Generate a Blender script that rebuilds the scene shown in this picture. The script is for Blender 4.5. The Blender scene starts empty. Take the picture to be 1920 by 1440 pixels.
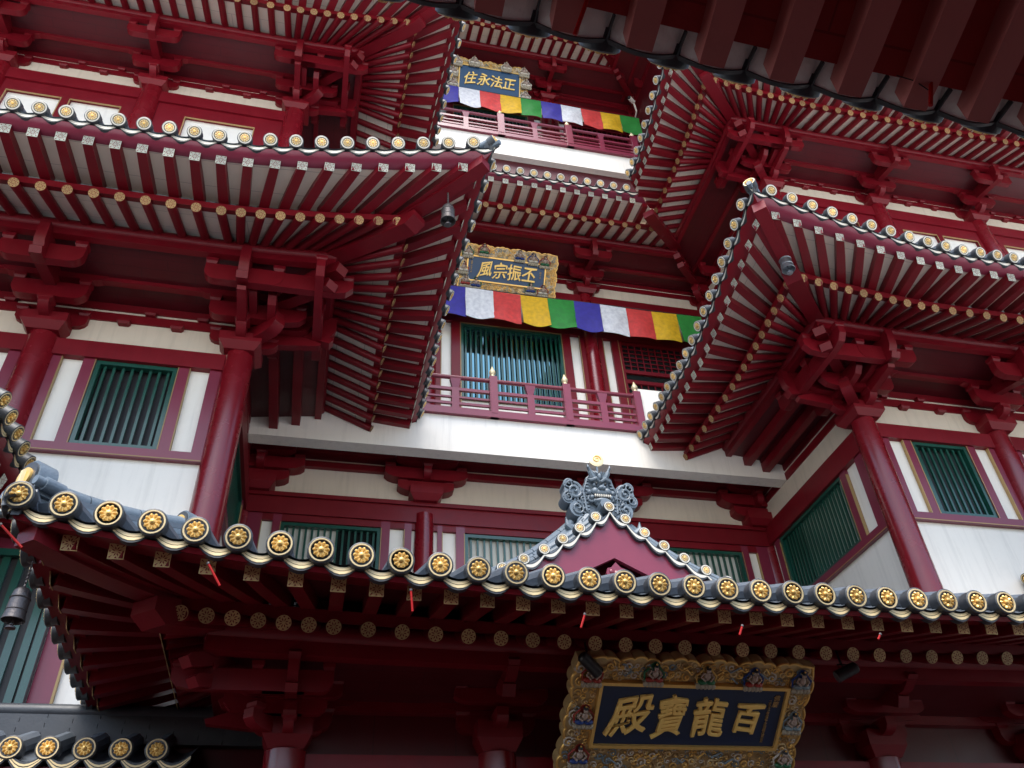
import bpy, bmesh, math, random
from mathutils import Matrix, Vector
random.seed(7)
PI = math.pi
ZO = 1.6                      # eye height above the ground; all heights below are relative to the eye
SC = bpy.context.scene

# ------------------------------------------------------------------ camera
cam = bpy.data.objects.new("camera", bpy.data.cameras.new("camera"))
SC.collection.objects.link(cam)
yaw, pitch, roll, fpx = 0.257893345, 0.679113474, 0.0602674484, 1560.78567
cy, sy, cp, sp = math.cos(yaw), math.sin(yaw), math.cos(pitch), math.sin(pitch)
fw = Vector((sy*cp, cy*cp, sp)); rt = Vector((cy, -sy, 0)); dn = fw.cross(rt)
cr, sr = math.cos(roll), math.sin(roll)
r2 = cr*rt + sr*dn; d2 = -sr*rt + cr*dn
cam.matrix_world = Matrix(((r2.x, -d2.x, -fw.x, 0), (r2.y, -d2.y, -fw.y, 0), (r2.z, -d2.z, -fw.z, ZO), (0, 0, 0, 1)))
cam.data.sensor_width = 36.0
cam.data.lens = 36.0*fpx/1920.0
cam.data.clip_start = 0.05; cam.data.clip_end = 2000
SC.camera = cam

# ------------------------------------------------------------------ world and sun
W = bpy.data.worlds.new("World"); SC.world = W; W.use_nodes = True
nt = W.node_tree; nt.nodes.clear()
sky = nt.nodes.new("ShaderNodeTexSky"); sky.sky_type = 'NISHITA'; sky.sun_disc = False
SUN_EL, SUN_AZ = math.radians(62), math.radians(205)     # azimuth from +Y clockwise
sky.sun_elevation = SUN_EL; sky.sun_rotation = SUN_AZ
sky.air_density = 1.3; sky.dust_density = 2.0; sky.ozone_density = 1.5
bg = nt.nodes.new("ShaderNodeBackground"); bg.inputs[1].default_value = 0.12
wo = nt.nodes.new("ShaderNodeOutputWorld")
nt.links.new(sky.outputs[0], bg.inputs[0]); nt.links.new(bg.outputs[0], wo.inputs[0])
sun = bpy.data.objects.new("sun", bpy.data.lights.new("sun", 'SUN'))
SC.collection.objects.link(sun)
sun.data.energy = 1.7; sun.data.angle = math.radians(40); sun.data.color = (1.0, 0.96, 0.9)
sd = Vector((math.sin(SUN_AZ)*math.cos(SUN_EL), math.cos(SUN_AZ)*math.cos(SUN_EL), math.sin(SUN_EL)))
sun.rotation_euler = sd.to_track_quat('Z', 'Y').to_euler()
SC.view_settings.view_transform = 'Standard'; SC.view_settings.look = 'None'
SC.view_settings.exposure = 1.6; SC.view_settings.gamma = 1.0
SC.render.engine = 'CYCLES'
SC.cycles.max_bounces = 8; SC.cycles.diffuse_bounces = 5; SC.cycles.glossy_bounces = 4

# ------------------------------------------------------------------ materials
MATS = {}
def mat(name, col, rough=.5, metal=0., var=.12, scale=3., bump=.0, bscale=40., coat=0., spec=.5, lines=None, dirt=0., vary=0., streak=0.):
    m = bpy.data.materials.new(name); m.use_nodes = True
    t = m.node_tree; b = t.nodes["Principled BSDF"]
    b.inputs["Base Color"].default_value = (*col, 1)
    b.inputs["Roughness"].default_value = rough; b.inputs["Metallic"].default_value = metal
    b.inputs["Specular IOR Level"].default_value = spec
    b.inputs["Coat Weight"].default_value = coat; b.inputs["Coat Roughness"].default_value = .15
    tc = t.nodes.new("ShaderNodeTexCoord")
    n = t.nodes.new("ShaderNodeTexNoise"); n.inputs["Scale"].default_value = scale; n.inputs["Detail"].default_value = 6
    t.links.new(tc.outputs["Object"], n.inputs["Vector"])
    if var:
        mx = t.nodes.new("ShaderNodeMix"); mx.data_type = 'RGBA'
        mx.inputs[6].default_value = (*[c*(1-var) for c in col], 1)
        mx.inputs[7].default_value = (*[min(1, c*(1+var)) for c in col], 1)
        t.links.new(n.outputs[0], mx.inputs[0]); out = mx.outputs[2]
        if dirt:
            n3 = t.nodes.new("ShaderNodeTexNoise"); n3.inputs["Scale"].default_value = 1.3; n3.inputs["Detail"].default_value = 8
            n3.inputs["Roughness"].default_value = .7
            t.links.new(tc.outputs["Object"], n3.inputs["Vector"])
            rp = t.nodes.new("ShaderNodeValToRGB"); rp.color_ramp.elements[0].position = .52; rp.color_ramp.elements[1].position = .78
            rp.color_ramp.elements[1].color = (dirt, dirt, dirt, 1)
            t.links.new(n3.outputs[0], rp.inputs[0])
            m2 = t.nodes.new("ShaderNodeMix"); m2.data_type = 'RGBA'
            m2.inputs[7].default_value = (*[c*.45 for c in col], 1)
            t.links.new(rp.outputs[0], m2.inputs[0]); t.links.new(out, m2.inputs[6]); out = m2.outputs[2]
        if vary:
            oi = t.nodes.new("ShaderNodeObjectInfo"); mr = t.nodes.new("ShaderNodeMapRange"); mr.inputs[3].default_value = 1-vary; mr.inputs[4].default_value = 1+vary*.6
            t.links.new(oi.outputs["Random"], mr.inputs[0]); m4 = t.nodes.new("ShaderNodeVectorMath"); m4.operation = 'SCALE'
            t.links.new(out, m4.inputs[0]); t.links.new(mr.outputs[0], m4.inputs["Scale"]); out = m4.outputs[0]
        if streak:
            mp = t.nodes.new("ShaderNodeMapping"); mp.inputs["Scale"].default_value = (5, 5, .35); n5 = t.nodes.new("ShaderNodeTexNoise"); n5.inputs["Scale"].default_value = 1.6; n5.inputs["Detail"].default_value = 7; n5.inputs["Roughness"].default_value = .65
            t.links.new(tc.outputs["Object"], mp.inputs[0]); t.links.new(mp.outputs[0], n5.inputs["Vector"])
            r5 = t.nodes.new("ShaderNodeMapRange"); r5.inputs[1].default_value = .5; r5.inputs[2].default_value = .85; r5.inputs[3].default_value = 1; r5.inputs[4].default_value = 1-streak
            t.links.new(n5.outputs[0], r5.inputs[0]); m5 = t.nodes.new("ShaderNodeVectorMath"); m5.operation = 'SCALE'
            t.links.new(out, m5.inputs[0]); t.links.new(r5.outputs[0], m5.inputs["Scale"]); out = m5.outputs[0]
        t.links.new(out, b.inputs["Base Color"])
        r_ = t.nodes.new("ShaderNodeMapRange"); r_.inputs[3].default_value = rough*.8; r_.inputs[4].default_value = min(1, rough*1.25)
        t.links.new(n.outputs[0], r_.inputs[0]); t.links.new(r_.outputs[0], b.inputs["Roughness"])
    if bump:
        n2 = t.nodes.new("ShaderNodeTexNoise"); n2.inputs["Scale"].default_value = bscale; n2.inputs["Detail"].default_value = 4
        t.links.new(tc.outputs["Object"], n2.inputs["Vector"])
        bp = t.nodes.new("ShaderNodeBump"); bp.inputs["Strength"].default_value = bump; bp.inputs["Distance"].default_value = .02
        t.links.new(n2.outputs[0], bp.inputs["Height"]); t.links.new(bp.outputs[0], b.inputs["Normal"])
        if lines:
            br = t.nodes.new("ShaderNodeTexBrick"); br.inputs["Scale"].default_value = 1.0
            br.inputs["Brick Width"].default_value = lines[0]; br.inputs["Row Height"].default_value = lines[1]
            br.inputs["Mortar Size"].default_value = .006; br.inputs["Mortar Smooth"].default_value = .2
            br.inputs["Color1"].default_value = (1, 1, 1, 1); br.inputs["Color2"].default_value = (.95, .95, .95, 1); br.inputs["Mortar"].default_value = (.6, .6, .6, 1)
            t.links.new(tc.outputs["Object"], br.inputs["Vector"])
            mm = t.nodes.new("ShaderNodeMix"); mm.data_type = 'RGBA'; mm.blend_type = 'MULTIPLY'; mm.inputs[0].default_value = 1
            src = b.inputs["Base Color"].links[0].from_socket
            t.links.new(src, mm.inputs[6]); t.links.new(br.outputs[0], mm.inputs[7]); t.links.new(mm.outputs[2], b.inputs["Base Color"])
    MATS[name] = m; return m
def matv(*a, **k): return mat(*a, vary=.30, **k)
mat("red", (.165, .0035, .010), .42, var=.18, bump=.08, bscale=25, coat=.06, spec=.3, dirt=.25, vary=.12, streak=.15)
mat("red_lacquer", (.17, .004, .010), .26, var=.16, bump=.03, bscale=4, coat=.3, dirt=.25, streak=.25)
mat("red_board", (.080, .002, .006), .42, var=.14, bump=.06, bscale=20, lines=(.9, .22), dirt=.15)  # board red darker than the timber paint, porch shade put into the colour
mat("red_skylit", (.19, .020, .045), .32, var=.10, bump=.03, bscale=20, coat=.15, dirt=.10)  # same red paint with the sky's purple reflection put into the colour
mat("old_red", (.36, .03, .028), .45, var=.18, bump=.15, bscale=30, lines=(4., .31), dirt=.3)
mat("old_beam", (.46, .15, .135), .42, var=.14, bump=.12, bscale=30, dirt=.35)
mat("cream", (.66, .58, .48), .7, var=.06, scale=1.2, streak=.2, bump=.12, bscale=60, dirt=.10)
mat("soffit", (.86, .77, .64), .75, var=.06, scale=2, bump=.1, bscale=50, lines=(3.1, .55), dirt=.12)
mat("white", (.83, .79, .72), .6, var=.03, scale=.7, bump=.05, bscale=50, dirt=.12, streak=.20)
mat("mortar", (.86, .86, .80), .8, var=.2, scale=5, bump=.4, bscale=25, dirt=.6)
mat("green", (.006, .065, .045), .3, var=.12, bump=.03, coat=.5)
mat("dark", (.012, .010, .012), .5, var=.2)
mat("glass", (.012, .016, .016), .12, var=0, spec=.4)
mat("mirror_glass", (.15, .30, .34), .04, metal=1., var=0)
mat("blind", (.62, .60, .54), .7, var=.1, scale=2)
matv("gold", (.80, .50, .15), .36, metal=.55, var=.15, scale=25, bump=.05)
matv("gold_paint", (.40, .26, .11), .45, metal=.3, var=.15, scale=20)
matv("pale_gold", (.78, .66, .42), .4, metal=.25, var=.1, scale=15)
matv("ring_gold", (.72, .56, .30), .42, metal=.2, var=.1, scale=15)
matv("old_gold", (.52, .37, .17), .5, metal=.25, var=.3, scale=12)
matv("skylit_gold", (.46, .47, .38), .5, metal=.1, var=.25, scale=9, bump=.1)  # plate gold paled toward grey to put sky light into the colour
mat("tile", (.10, .12, .145), .42, var=.25, scale=6, bump=.15, bscale=30, dirt=.2)
mat("tile_edge", (.040, .045, .052), .45, var=.2, scale=8, bump=.1, bscale=30)
mat("bounce_tile", (.72, .70, .66), .7, var=.25, scale=4)  # made pale so the unseen deck bounces light
mat("slate", (.13, .165, .20), .42, var=.22, scale=9, bump=.25, bscale=40)
mat("navy", (.006, .018, .060), .35, var=.1, bump=.05)
mat("navy_bright", (.008, .050, .130), .35, var=.1, bump=.05)
mat("pale_blue", (.20, .27, .30), .5, var=.15); mat("skin", (.38, .29, .24), .5, var=.1)
mat("paint_red", (.30, .03, .02), .4, var=.1); mat("paint_blue", (.015, .05, .22), .4, var=.1)
mat("paint_green", (.02, .14, .06), .4, var=.1); mat("paint_white", (.60, .56, .48), .5, var=.1)
mat("weather_stone", (.36, .32, .24), .6, var=.25, scale=20)
mat("gold_leaf", (.95, .62, .18), .4, metal=.25, var=.1)
mat("hair", (.01, .01, .015), .5, var=.1)
mat("metal", (.30, .33, .36), .35, metal=.8, var=.15, bump=.05); mat("black", (.012, .013, .015), .4, var=.1)
mat("bronze", (.10, .09, .09), .42, metal=.6, var=.3, scale=12, bump=.2)
mat("ledred", (.34, .004, .004), .5, spec=.2, var=.05)
mat("porch_dimmer", (.02, .014, .012), .6, var=.2)
mat("court_dimmer", (.075, .065, .06), .7, var=.2, bump=.2, lines=(.6, .6))
mat("ground", (.66, .63, .58), .8, var=.15, scale=.5, bump=.2, lines=(.6, .6))
for nm, c in (("flag_blue", (.045, .035, .30)), ("flag_white", (.72, .72, .82)), ("flag_red", (.62, .050, .045)), ("flag_yellow", (.78, .42, .012)), ("flag_green", (.025, .24, .035))):
    m = mat(nm, c, .65, var=.42, scale=9, bump=.5, bscale=7)

# ------------------------------------------------------------------ mesh helpers
class G:
    def __init__(s, *mats): s.v = []; s.f = []; s.mi = []; s.mats = list(mats)
    def k(s, m):
        if m not in s.mats: s.mats.append(m)
        return s.mats.index(m)
    def add(s, vs, fs, m):
        o = len(s.v); s.v += [tuple(x) for x in vs]; i = s.k(m)
        for f in fs: s.f.append(tuple(a+o for a in f)); s.mi.append(i)
    def box(s, x0, x1, y0, y1, z0, z1, m):
        s.add([(x, y, z) for z in (z0, z1) for y in (y0, y1) for x in (x0, x1)],
              [(0, 2, 3, 1), (4, 5, 7, 6), (0, 1, 5, 4), (2, 6, 7, 3), (0, 4, 6, 2), (1, 3, 7, 5)], m)
    def hexa(s, lo, hi, m):      # two quads of 4 points each
        s.add(list(lo)+list(hi), [(3, 2, 1, 0), (4, 5, 6, 7), (0, 1, 5, 4), (1, 2, 6, 5), (2, 3, 7, 6), (3, 0, 4, 7)], m)
    def taper(s, cx, cy, z0, z1, h0, h1, m, k=1.):
        q = lambda h, z: [(cx-h, cy-h*k, z), (cx+h, cy-h*k, z), (cx+h, cy+h*k, z), (cx-h, cy+h*k, z)]
        s.hexa(q(h0, z0), q(h1, z1), m)
    def prism(s, pts, a, b, ax, m, T=None):   # pts 2D polygon, extruded from a to b along axis ax (0,1,2)
        n = len(pts)
        def mk(p, c):
            q = [p[0], p[1]]; q.insert(ax, c); return q
        vs = [mk(p, a) for p in pts]+[mk(p, b) for p in pts]
        if T: vs = [T(v) for v in vs]
        s.add(vs, [tuple(range(n))[::-1], tuple(range(n, 2*n))]+[(i, (i+1) % n, n+(i+1) % n, n+i) for i in range(n)], m)
    def loft(s, rings, m, cap=True, closed=True):
        n = len(rings[0]); vs = [p for r in rings for p in r]; fs = []
        for i in range(len(rings)-1):
            for j in range(n if closed else n-1):
                a = i*n+j; b = i*n+(j+1) % n; fs.append((a, b, b+n, a+n))
        if cap and closed: fs += [tuple(range(n))[::-1], tuple(range((len(rings)-1)*n, len(rings)*n))]
        s.add(vs, fs, m)
    def tube(s, path, r, m, n=10, cap=True, flat=1.):
        P = [Vector(p) for p in path]; rings = []
        for i, p in enumerate(P):
            t = (P[min(i+1, len(P)-1)]-P[max(i-1, 0)]).normalized()
            up = Vector((0, 0, 1)) if abs(t.z) < .9 else Vector((0, 1, 0))
            a = t.cross(up).normalized(); b = a.cross(t)
            rr = r[i] if isinstance(r, (list, tuple)) else r
            rings.append([p+a*rr*math.cos(2*PI*j/n)+b*rr*flat*math.sin(2*PI*j/n) for j in range(n)])
        s.loft(rings, m, cap)
    def ball(s, c, r, m, n=8, sc=(1, 1, 1)):
        rings = []
        for i in range(n+1):
            th = PI*i/n; rr = max(math.sin(th), 1e-3)
            rings.append([(c[0]+r*sc[0]*rr*math.cos(2*PI*j/(n+2)), c[1]+r*sc[1]*rr*math.sin(2*PI*j/(n+2)), c[2]+r*sc[2]*math.cos(th)) for j in range(n+2)])
        s.loft(rings, m)
    def lathe(s, prof, m, n=16, ax=2, c=(0, 0, 0)):      # prof: (radius, height) along axis ax
        rings = []
        for r, h in prof:
            ring = []
            for j in range(n):
                a, b = r*math.cos(2*PI*j/n), r*math.sin(2*PI*j/n)
                p = [a, b]; p.insert(ax, h); ring.append((p[0]+c[0], p[1]+c[1], p[2]+c[2]))
            rings.append(ring)
        s.loft(rings, m)
    def mesh(s, name, ang=35):
        me = bpy.data.meshes.new(name); me.from_pydata(s.v, [], s.f)
        for mm in s.mats: me.materials.append(MATS[mm])
        me.polygons.foreach_set("material_index", s.mi)
        bm = bmesh.new(); bm.from_mesh(me); bmesh.ops.recalc_face_normals(bm, faces=bm.faces); bm.to_mesh(me); bm.free()
        me.polygons.foreach_set("use_smooth", [True]*len(me.polygons))
        me.set_sharp_from_angle(angle=math.radians(ang)); me.update()
        return me

def put(name, g, parent=None, M=None, ang=35):
    me = g.mesh(name, ang) if isinstance(g, G) else g
    o = bpy.data.objects.new(name, me); SC.collection.objects.link(o)
    M = M or Matrix.Identity(4)
    if parent is not None:
        o.parent = parent; o.matrix_parent_inverse = WM[parent.name].inverted()
    o.matrix_basis = M; WM[o.name] = M if parent is None else M
    return o
WM = {}
def tag(o, label, cat=None, group=None, kind=None):
    if label: o["label"] = label
    if cat: o["category"] = cat
    if group: o["group"] = group
    if kind: o["kind"] = kind
    return o
def thing(name, loc, label, cat, group=None):
    o = bpy.data.objects.new(name, None); SC.collection.objects.link(o); o.empty_display_size = .3
    M = Matrix.Translation(loc); o.matrix_basis = M; WM[o.name] = M
    return tag(o, label, cat, group)
def fr(x, y, z, t, n):       # frame: u along t, d along n, z up
    return Matrix(((t[0], n[0], 0, x), (t[1], n[1], 0, y), (0, 0, 1, z+ZO), (0, 0, 0, 1)))
def T(u, d=0, z=0): return Matrix.Translation((u, d, z))

D = 12.0; XL = -1.848; XR = 10.68; XC = (XL+XR)/2
PX, NX, PY, NY = (1, 0), (-1, 0), (0, 1), (0, -1)

# ------------------------------------------------------------------ shared small pieces
def disc_mesh(R=.118, petals=10):       # round tile end, faces +d (y)
    g = G()
    g.lathe([(R*.98, -.10), (R*.98, -.01), (R, 0), (R, .022), (R*.90, .030), (R*.86, .024)], "tile_edge", 24, 1)
    g.lathe([(R*.90, .023), (R*.87, .033), (R*.77, .033), (R*.74, .023)], "ring_gold", 24, 1)
    g.lathe([(R*.74, .024), (0.001, .024)], "tile_edge", 24, 1)
    g.lathe([(R*.56, .02), (R*.54, .029), (R*.2, .029), (.001, .029)], "gold", 20, 1)
    for i in range(petals):
        a = 2*PI*i/petals; ca, sa = math.cos(a), math.sin(a)
        def q(r, w, h): return (r*R*ca-w*R*sa, h, r*R*sa+w*R*ca)
        g.add([q(.24, 0, .030), q(.44, .115, .032), q(.58, .10, .032), q(.62, 0, .034), q(.58, -.10, .032), q(.44, -.115, .032), q(.47, 0, .050)],
              [(0, 1, 6), (1, 2, 6), (2, 3, 6), (3, 4, 6), (4, 5, 6), (5, 0, 6)], "gold")
    g.lathe([(R*.20, .028), (R*.19, .045), (R*.10, .054), (.001, .055)], "gold", 12, 1)
    return g.mesh("tile_end", 40)
DISC = disc_mesh(); DISC_S = disc_mesh(.098)
def disc_pale(R=.115):
    g = G()
    g.lathe([(R*.98, -.10), (R*.98, -.01), (R, 0), (R, .022), (R*.90, .030), (R*.86, .024)], "tile_edge", 24, 1)
    g.lathe([(R*.92, .02), (R*.89, .033), (R*.72, .033), (R*.70, .023)], "paint_white", 24, 1)
    g.lathe([(R*.72, .024), (0.001, .024)], "tile_edge", 24, 1)
    g.lathe([(R*.62, .02), (R*.6, .030), (.001, .030)], "pale_gold", 20, 1)
    for i in range(10):
        a = 2*PI*i/10; ca, sa = math.cos(a), math.sin(a)
        def q(r, w, h): return (r*R*ca-w*R*sa, h, r*R*sa+w*R*ca)
        g.add([q(.22, 0, .031), q(.44, .11, .031), q(.58, 0, .031), q(.44, -.11, .031), q(.45, 0, .048)], [(0, 1, 4), (1, 2, 4), (2, 3, 4), (3, 0, 4)], "gold")
    g.lathe([(R*.20, .028), (R*.19, .042), (.001, .048)], "gold", 12, 1)
    return g.mesh("tile_end", 40)
DISC_P = disc_pale()

def star(g, cx, cz, d, r, mg, mr, rnd, tilt=0.):
    """pierced brass plate: gold ground, eight dark petals and rim cuts; in the plane d, facing +d"""
    i0 = len(g.v)
    n = 20 if rnd else 4
    k = r if rnd else r*math.sqrt(2)
    a0 = 0 if rnd else PI/4
    g.add([(cx+k*math.cos(a0+2*PI*i/n), d, cz+k*math.sin(a0+2*PI*i/n)) for i in range(n)]+[(cx+k*math.cos(a0+2*PI*i/n), d+.008, cz+k*math.sin(a0+2*PI*i/n)) for i in range(n)],
          [tuple(range(n, 2*n))]+[(i, (i+1) % n, n+(i+1) % n, n+i) for i in range(n)], mg)
    e = d+.0105
    for i in range(8):
        a = 2*PI*i/8+PI/8; ca, sa = math.cos(a), math.sin(a)
        q = lambda rr, w: (cx+(rr*ca-w*sa)*r, e, cz+(rr*sa+w*ca)*r)
        g.add([q(.16, 0), q(.42, .085), q(.70, 0), q(.42, -.085)], [(0, 1, 2, 3)], mr)
        a = 2*PI*i/8; ca, sa = math.cos(a), math.sin(a)
        R_ = .88 if (rnd or i % 2 == 0) else 1.16
        g.add([q(.62, 0), q(R_, .17 if R_ < 1 else .1), q(R_, -.17 if R_ < 1 else -.1)], [(0, 1, 2)], mr)
    ct, st = math.cos(tilt), math.sin(tilt)
    for i in range(i0, len(g.v)):
        x, y, z = g.v[i]; y -= d; z -= cz
        g.v[i] = (x, d+y*ct+z*st, cz+z*ct-y*st)

class Eave:
    def __init__(s, F, tower, a, ka, b, kb, sc=1., dsc=1., H=.53, O=.34, l0=.5, p=1.5, prof=None, name="eave"):
        s.F, s.tw, s.a, s.ka, s.b, s.kb = F, tower, a, ka, b, kb
        P = prof or dict(dp=1.4, zpb=1.1, dr=2.55, zr=.92, sR=.45, df=3.4, zf=1.12, sF=.12, dd=3.6, zd=1.44)
        for k in ("dp", "dr", "df", "dd"): setattr(s, k, P[k]*sc*dsc)
        for k in ("zpb", "zr", "zf", "zd"): setattr(s, k, P[k]*sc)
        s.sR, s.sF = P["sR"]/dsc, P["sF"]/dsc
        s.H, s.O, s.l0, s.p, s.sc = H, O, l0, p, sc
    def ul(s, d): return s.a+s.ka*d
    def ur(s, d): return s.b+s.kb*d
    def sl(s, u):
        v = 0; s.sd = 0
        if s.kb > 0:
            u0 = s.b-s.l0; w_ = (u-u0)/(s.ur(s.dd)-u0)
            if w_ > v: v = w_; s.sd = s.kb
        if s.ka < 0:
            u0 = s.a+s.l0; w_ = (u0-u)/(u0-s.ul(s.dd))
            if w_ > v: v = w_; s.sd = s.ka
        return max(0, v)**s.p
    def P(s, u, d, z):
        q = s.sl(u); w = max(0, d/s.dd)**1.3
        return (u+s.sd*s.O*q*w, d+s.O*q*w, z+s.H*q*w)
    def zR(s, d): return s.zr+(s.dr-d)*s.sR
    def zF(s, d): return s.zf+(s.df-d)*s.sF
    def strip(s, g, poly, m, n=None, ua=None, ub=None):
        n = n or 36
        rings = []
        for i in range(n+1):
            f = i/n; ring = []
            for d, z in poly:
                A = s.ul(d) if ua is None else ua; B = s.ur(d) if ub is None else ub
                ring.append(s.P(A+(B-A)*f, d, z))
            rings.append(ring)
        g.loft(rings, m)
    tiltv = 26
    def build(s, par, pitch_r, ph_r, pitch_t, ph_t, gold=("gold_paint", "red"), goldf="skylit_gold", red="red", sof="soffit", vis=None, plates=True, disc=None, rr=.076, fh=.079,
              nfan=9, back=1.2, slope=.5, fas_m="red", tiles=True, zs=0, flyname=True, ceil=True, roll_r=.10):
        F = s.F; vis = vis or (-99, 99)
        inner_m = sof
        # purlin and its under-beam
        g = G()
        dp, zb = s.dp, s.zpb
        pr = .13*s.sc
        s.strip(g, [(dp+pr*math.cos(2*PI*i/12), zb+.1*s.sc+pr+pr*math.sin(2*PI*i/12)) for i in range(12)], red)
        s.strip(g, [(dp-.07*s.sc, zb-.02), (dp+.07*s.sc, zb-.02), (dp+.07*s.sc, zb+.12*s.sc), (dp-.07*s.sc, zb+.12*s.sc)], red)
        put("purlin", g, par, F)
        # soffit boards
        g = G()
        for d0, d1, zf_, o in ((dp-.1, s.dr-.06, s.zR, rr*.9), (s.dr-.15, s.df-.03, s.zF, fh*.95)):
            s.strip(g, [(d0, zf_(d0)+o), (d1, zf_(d1)+o), (d1, zf_(d1)+o+.03), (d0, zf_(d0)+o+.03)], sof)
        soff = put("soffit", g, par, F)
        # eave boards: over the round rafter ends and at the edge
        g = G()
        dr, zr, df, zf = s.dr, s.zr, s.df, s.zf
        s.strip(g, [(dr-.13, s.zR(dr-.13)+rr*.6), (dr+.0, zr+rr*.75), (dr+.015, zr+rr+.10), (dr-.13, s.zF(dr)-fh+.02)], red)
        put("eave_board", g, par, F)
        g = G()
        s.strip(g, [(df-.07, zf+fh*.92), (df+.015, zf+fh*.86), (s.dd-.055, s.zd-.175), (s.dd-.035, s.zd-.135), (s.dd-.06, s.zd-.11), (df-.06, zf+fh+.10)], fas_m)
        put("fascia", g, par, F)
        # rafters
        def bounds(u, d):
            # how far out a straight rafter at u may run before it meets a concave valley
            m = d
            if s.ka > 0: m = min(m, (u-s.a)/s.ka-.04)
            if s.kb < 0: m = min(m, (s.b-u)/(-s.kb)-.04)
            return m
        us = []
        u = ph_r
        while u > s.ul(0)-8: u -= pitch_r
        lim_r = s.b-.05 if s.kb > 0 else s.b
        lim_l = s.a+.05 if s.ka < 0 else s.a
        while u < lim_r:
            if u > lim_l and vis[0] <= u <= vis[1]: us.append(u)
            u += pitch_r
        cache = {}
        def rnd(ub, ue, dend, plate, key):
            me = cache.get(("r", key)) if key else None
            if me is None:
                g = G(); d0 = dp-.12; off = 0 if not key else ub
                p0 = s.P(ub, d0, s.zR(d0)); p1 = s.P(ue, dend, s.zR(dend))
                p0 = (p0[0]-off, p0[1], p0[2]); p1 = (p1[0]-off, p1[1], p1[2])
                g.tube([p0, p1], rr, red, 12)
                if plate: star(g, p1[0], p1[2], p1[1]+.022, rr*1.04, gold[0], gold[1], True, math.radians(24))
                me = g.mesh("round_rafter")
                if key: cache[("r", key)] = me
            put("round_rafter", me, par, F@T(ub) if key else F)
        def fly(ub, ue, dend, plate, key):
            me = cache.get(("f", key)) if key else None
            if me is None:
                g = G(); off = 0 if not key else ub; d0 = dr-.12; rings = []
                for i in range(7):
                    f = i/6; d = d0+(dend-d0)*f; uu = ub+(ue-ub)*f
                    c = s.P(uu, d, s.zF(d)+.02*math.sin(PI*f)*0); h = fh*(1.0-.0*f); w = fh*(1.02-.16*f*f)
                    hb = h*(1.12-.20*f*f) if f > 0 else h
                    tx, ty = (ue-ub), (dend-d0); L = math.hypot(tx, ty); ax, ay = ty/L, -tx/L
                    x, y, z = c[0]-off, c[1], c[2]
                    rings.append([(x-ax*w, y-ay*w, z-hb), (x+ax*w, y+ay*w, z-hb), (x+ax*w, y+ay*w, z+h), (x-ax*w, y-ay*w, z+h)])
                g.loft(rings, red)
                if plate: star(g, x, z-.004, y+.018, fh*.98, goldf, gold[1], False, math.radians(14))
                me = g.mesh("flying_rafter")
                if key: cache[("f", key)] = me
            put("flying_rafter", me, par, F@T(ub) if key else F)
        for u in us:
            e1, e2 = bounds(u, dr), bounds(u, df)
            flatp = s.sl(u) < .004
            if e1 > dp+.1: rnd(u, u, e1, plates and e1 == dr, "x" if (flatp and e1 == dr) else None)
            if e2 > dr+.1: fly(u, u, e2, plates and e2 == df, "x" if (flatp and e2 == df) else None)
        for sgn, c0, k in ((1, s.b, s.kb), (-1, s.a, -s.ka)):
            if k <= 0: continue
            e = lambda d: c0+sgn*k*d
            last = (us[-1] if sgn > 0 else us[0]) if us else c0-sgn*.2
            st = last
            wr = .20; wf = .24
            for i in range(1, nfan+1):
                f = i/nfan
                ub = st+(e(dp)-sgn*.16-st)*f; ue = st+(e(dr)-sgn*wr-st)*f
                if vis[0] <= ub <= vis[1]+9: rnd(ub, ue, dr, plates, None)
                ub2 = st+(e(dr)-sgn*wr-st)*f; ue2 = st+(e(df)-sgn*wf-st)*f
                if vis[0] <= ub <= vis[1]+9: fly(ub2, ue2, df, plates, None)
        if tiles:
            disc = disc or DISC
            dd, zd = s.dd, s.zd
            R = .115
            def top(d): return zd+(dd-d)*slope*(1+.0*(dd-d))+.0*(dd-d)**2
            def dmin(u):
                m = -back
                if s.kb > 0 and u > s.b: m = max(m, (u-s.b)/s.kb)
                if s.ka < 0 and u < s.a: m = max(m, (s.a-u)/(-s.ka))
                return m
            def dmax(u):
                m = dd
                if s.ka > 0: m = min(m, (u-s.a)/s.ka)
                if s.kb < 0: m = min(m, (s.b-u)/(-s.kb))
                return m
            ut = []; u = ph_t
            while u > s.ul(dd)-1: u -= pitch_t
            while u < s.ur(dd)-.05:
                if u > s.ul(dd)+.05 and vis[0]-.3 <= u <= vis[1]+9: ut.append(u)
                u += pitch_t
            g = G()
            for u in ut:
                d0 = dmin(u)
                if dd-.02-d0 < .12: d0 = dd-.15
                pts = []
                for i in range(9):
                    d = dd-.005+(d0-dd+.005)*i/8; x, y, z = s.P(u, d, top(d)); pts.append((x, y, z))
                g.tube(pts, R*.86, "tile", 10)
            # pan sheet between the rolls and scalloped lips at the edge
            for i, u in enumerate([ut[0]-pitch_t]+ut):
                h = pitch_t/2
                rings_b = []; lip = []
                NS = 8
                for j in range(NS+1):
                    x = u+h*2*j/NS; xx = min(max(x, s.ul(dd)), s.ur(dd)); sag = math.sin(PI*j/NS)
                    col = []
                    d0 = dmin(u+h)
                    for kx in range(4):
                        d = dd-.01+(d0-dd+.01)*kx/3
                        q = s.P(xx, d, top(d)-.03-.075*sag); col.append(q)
                    rings_b.append(col)
                    q = s.P(xx, dd, zd); lip.append((q, sag))
                g.loft(rings_b, "tile", False, False)
                vs = []
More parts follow.
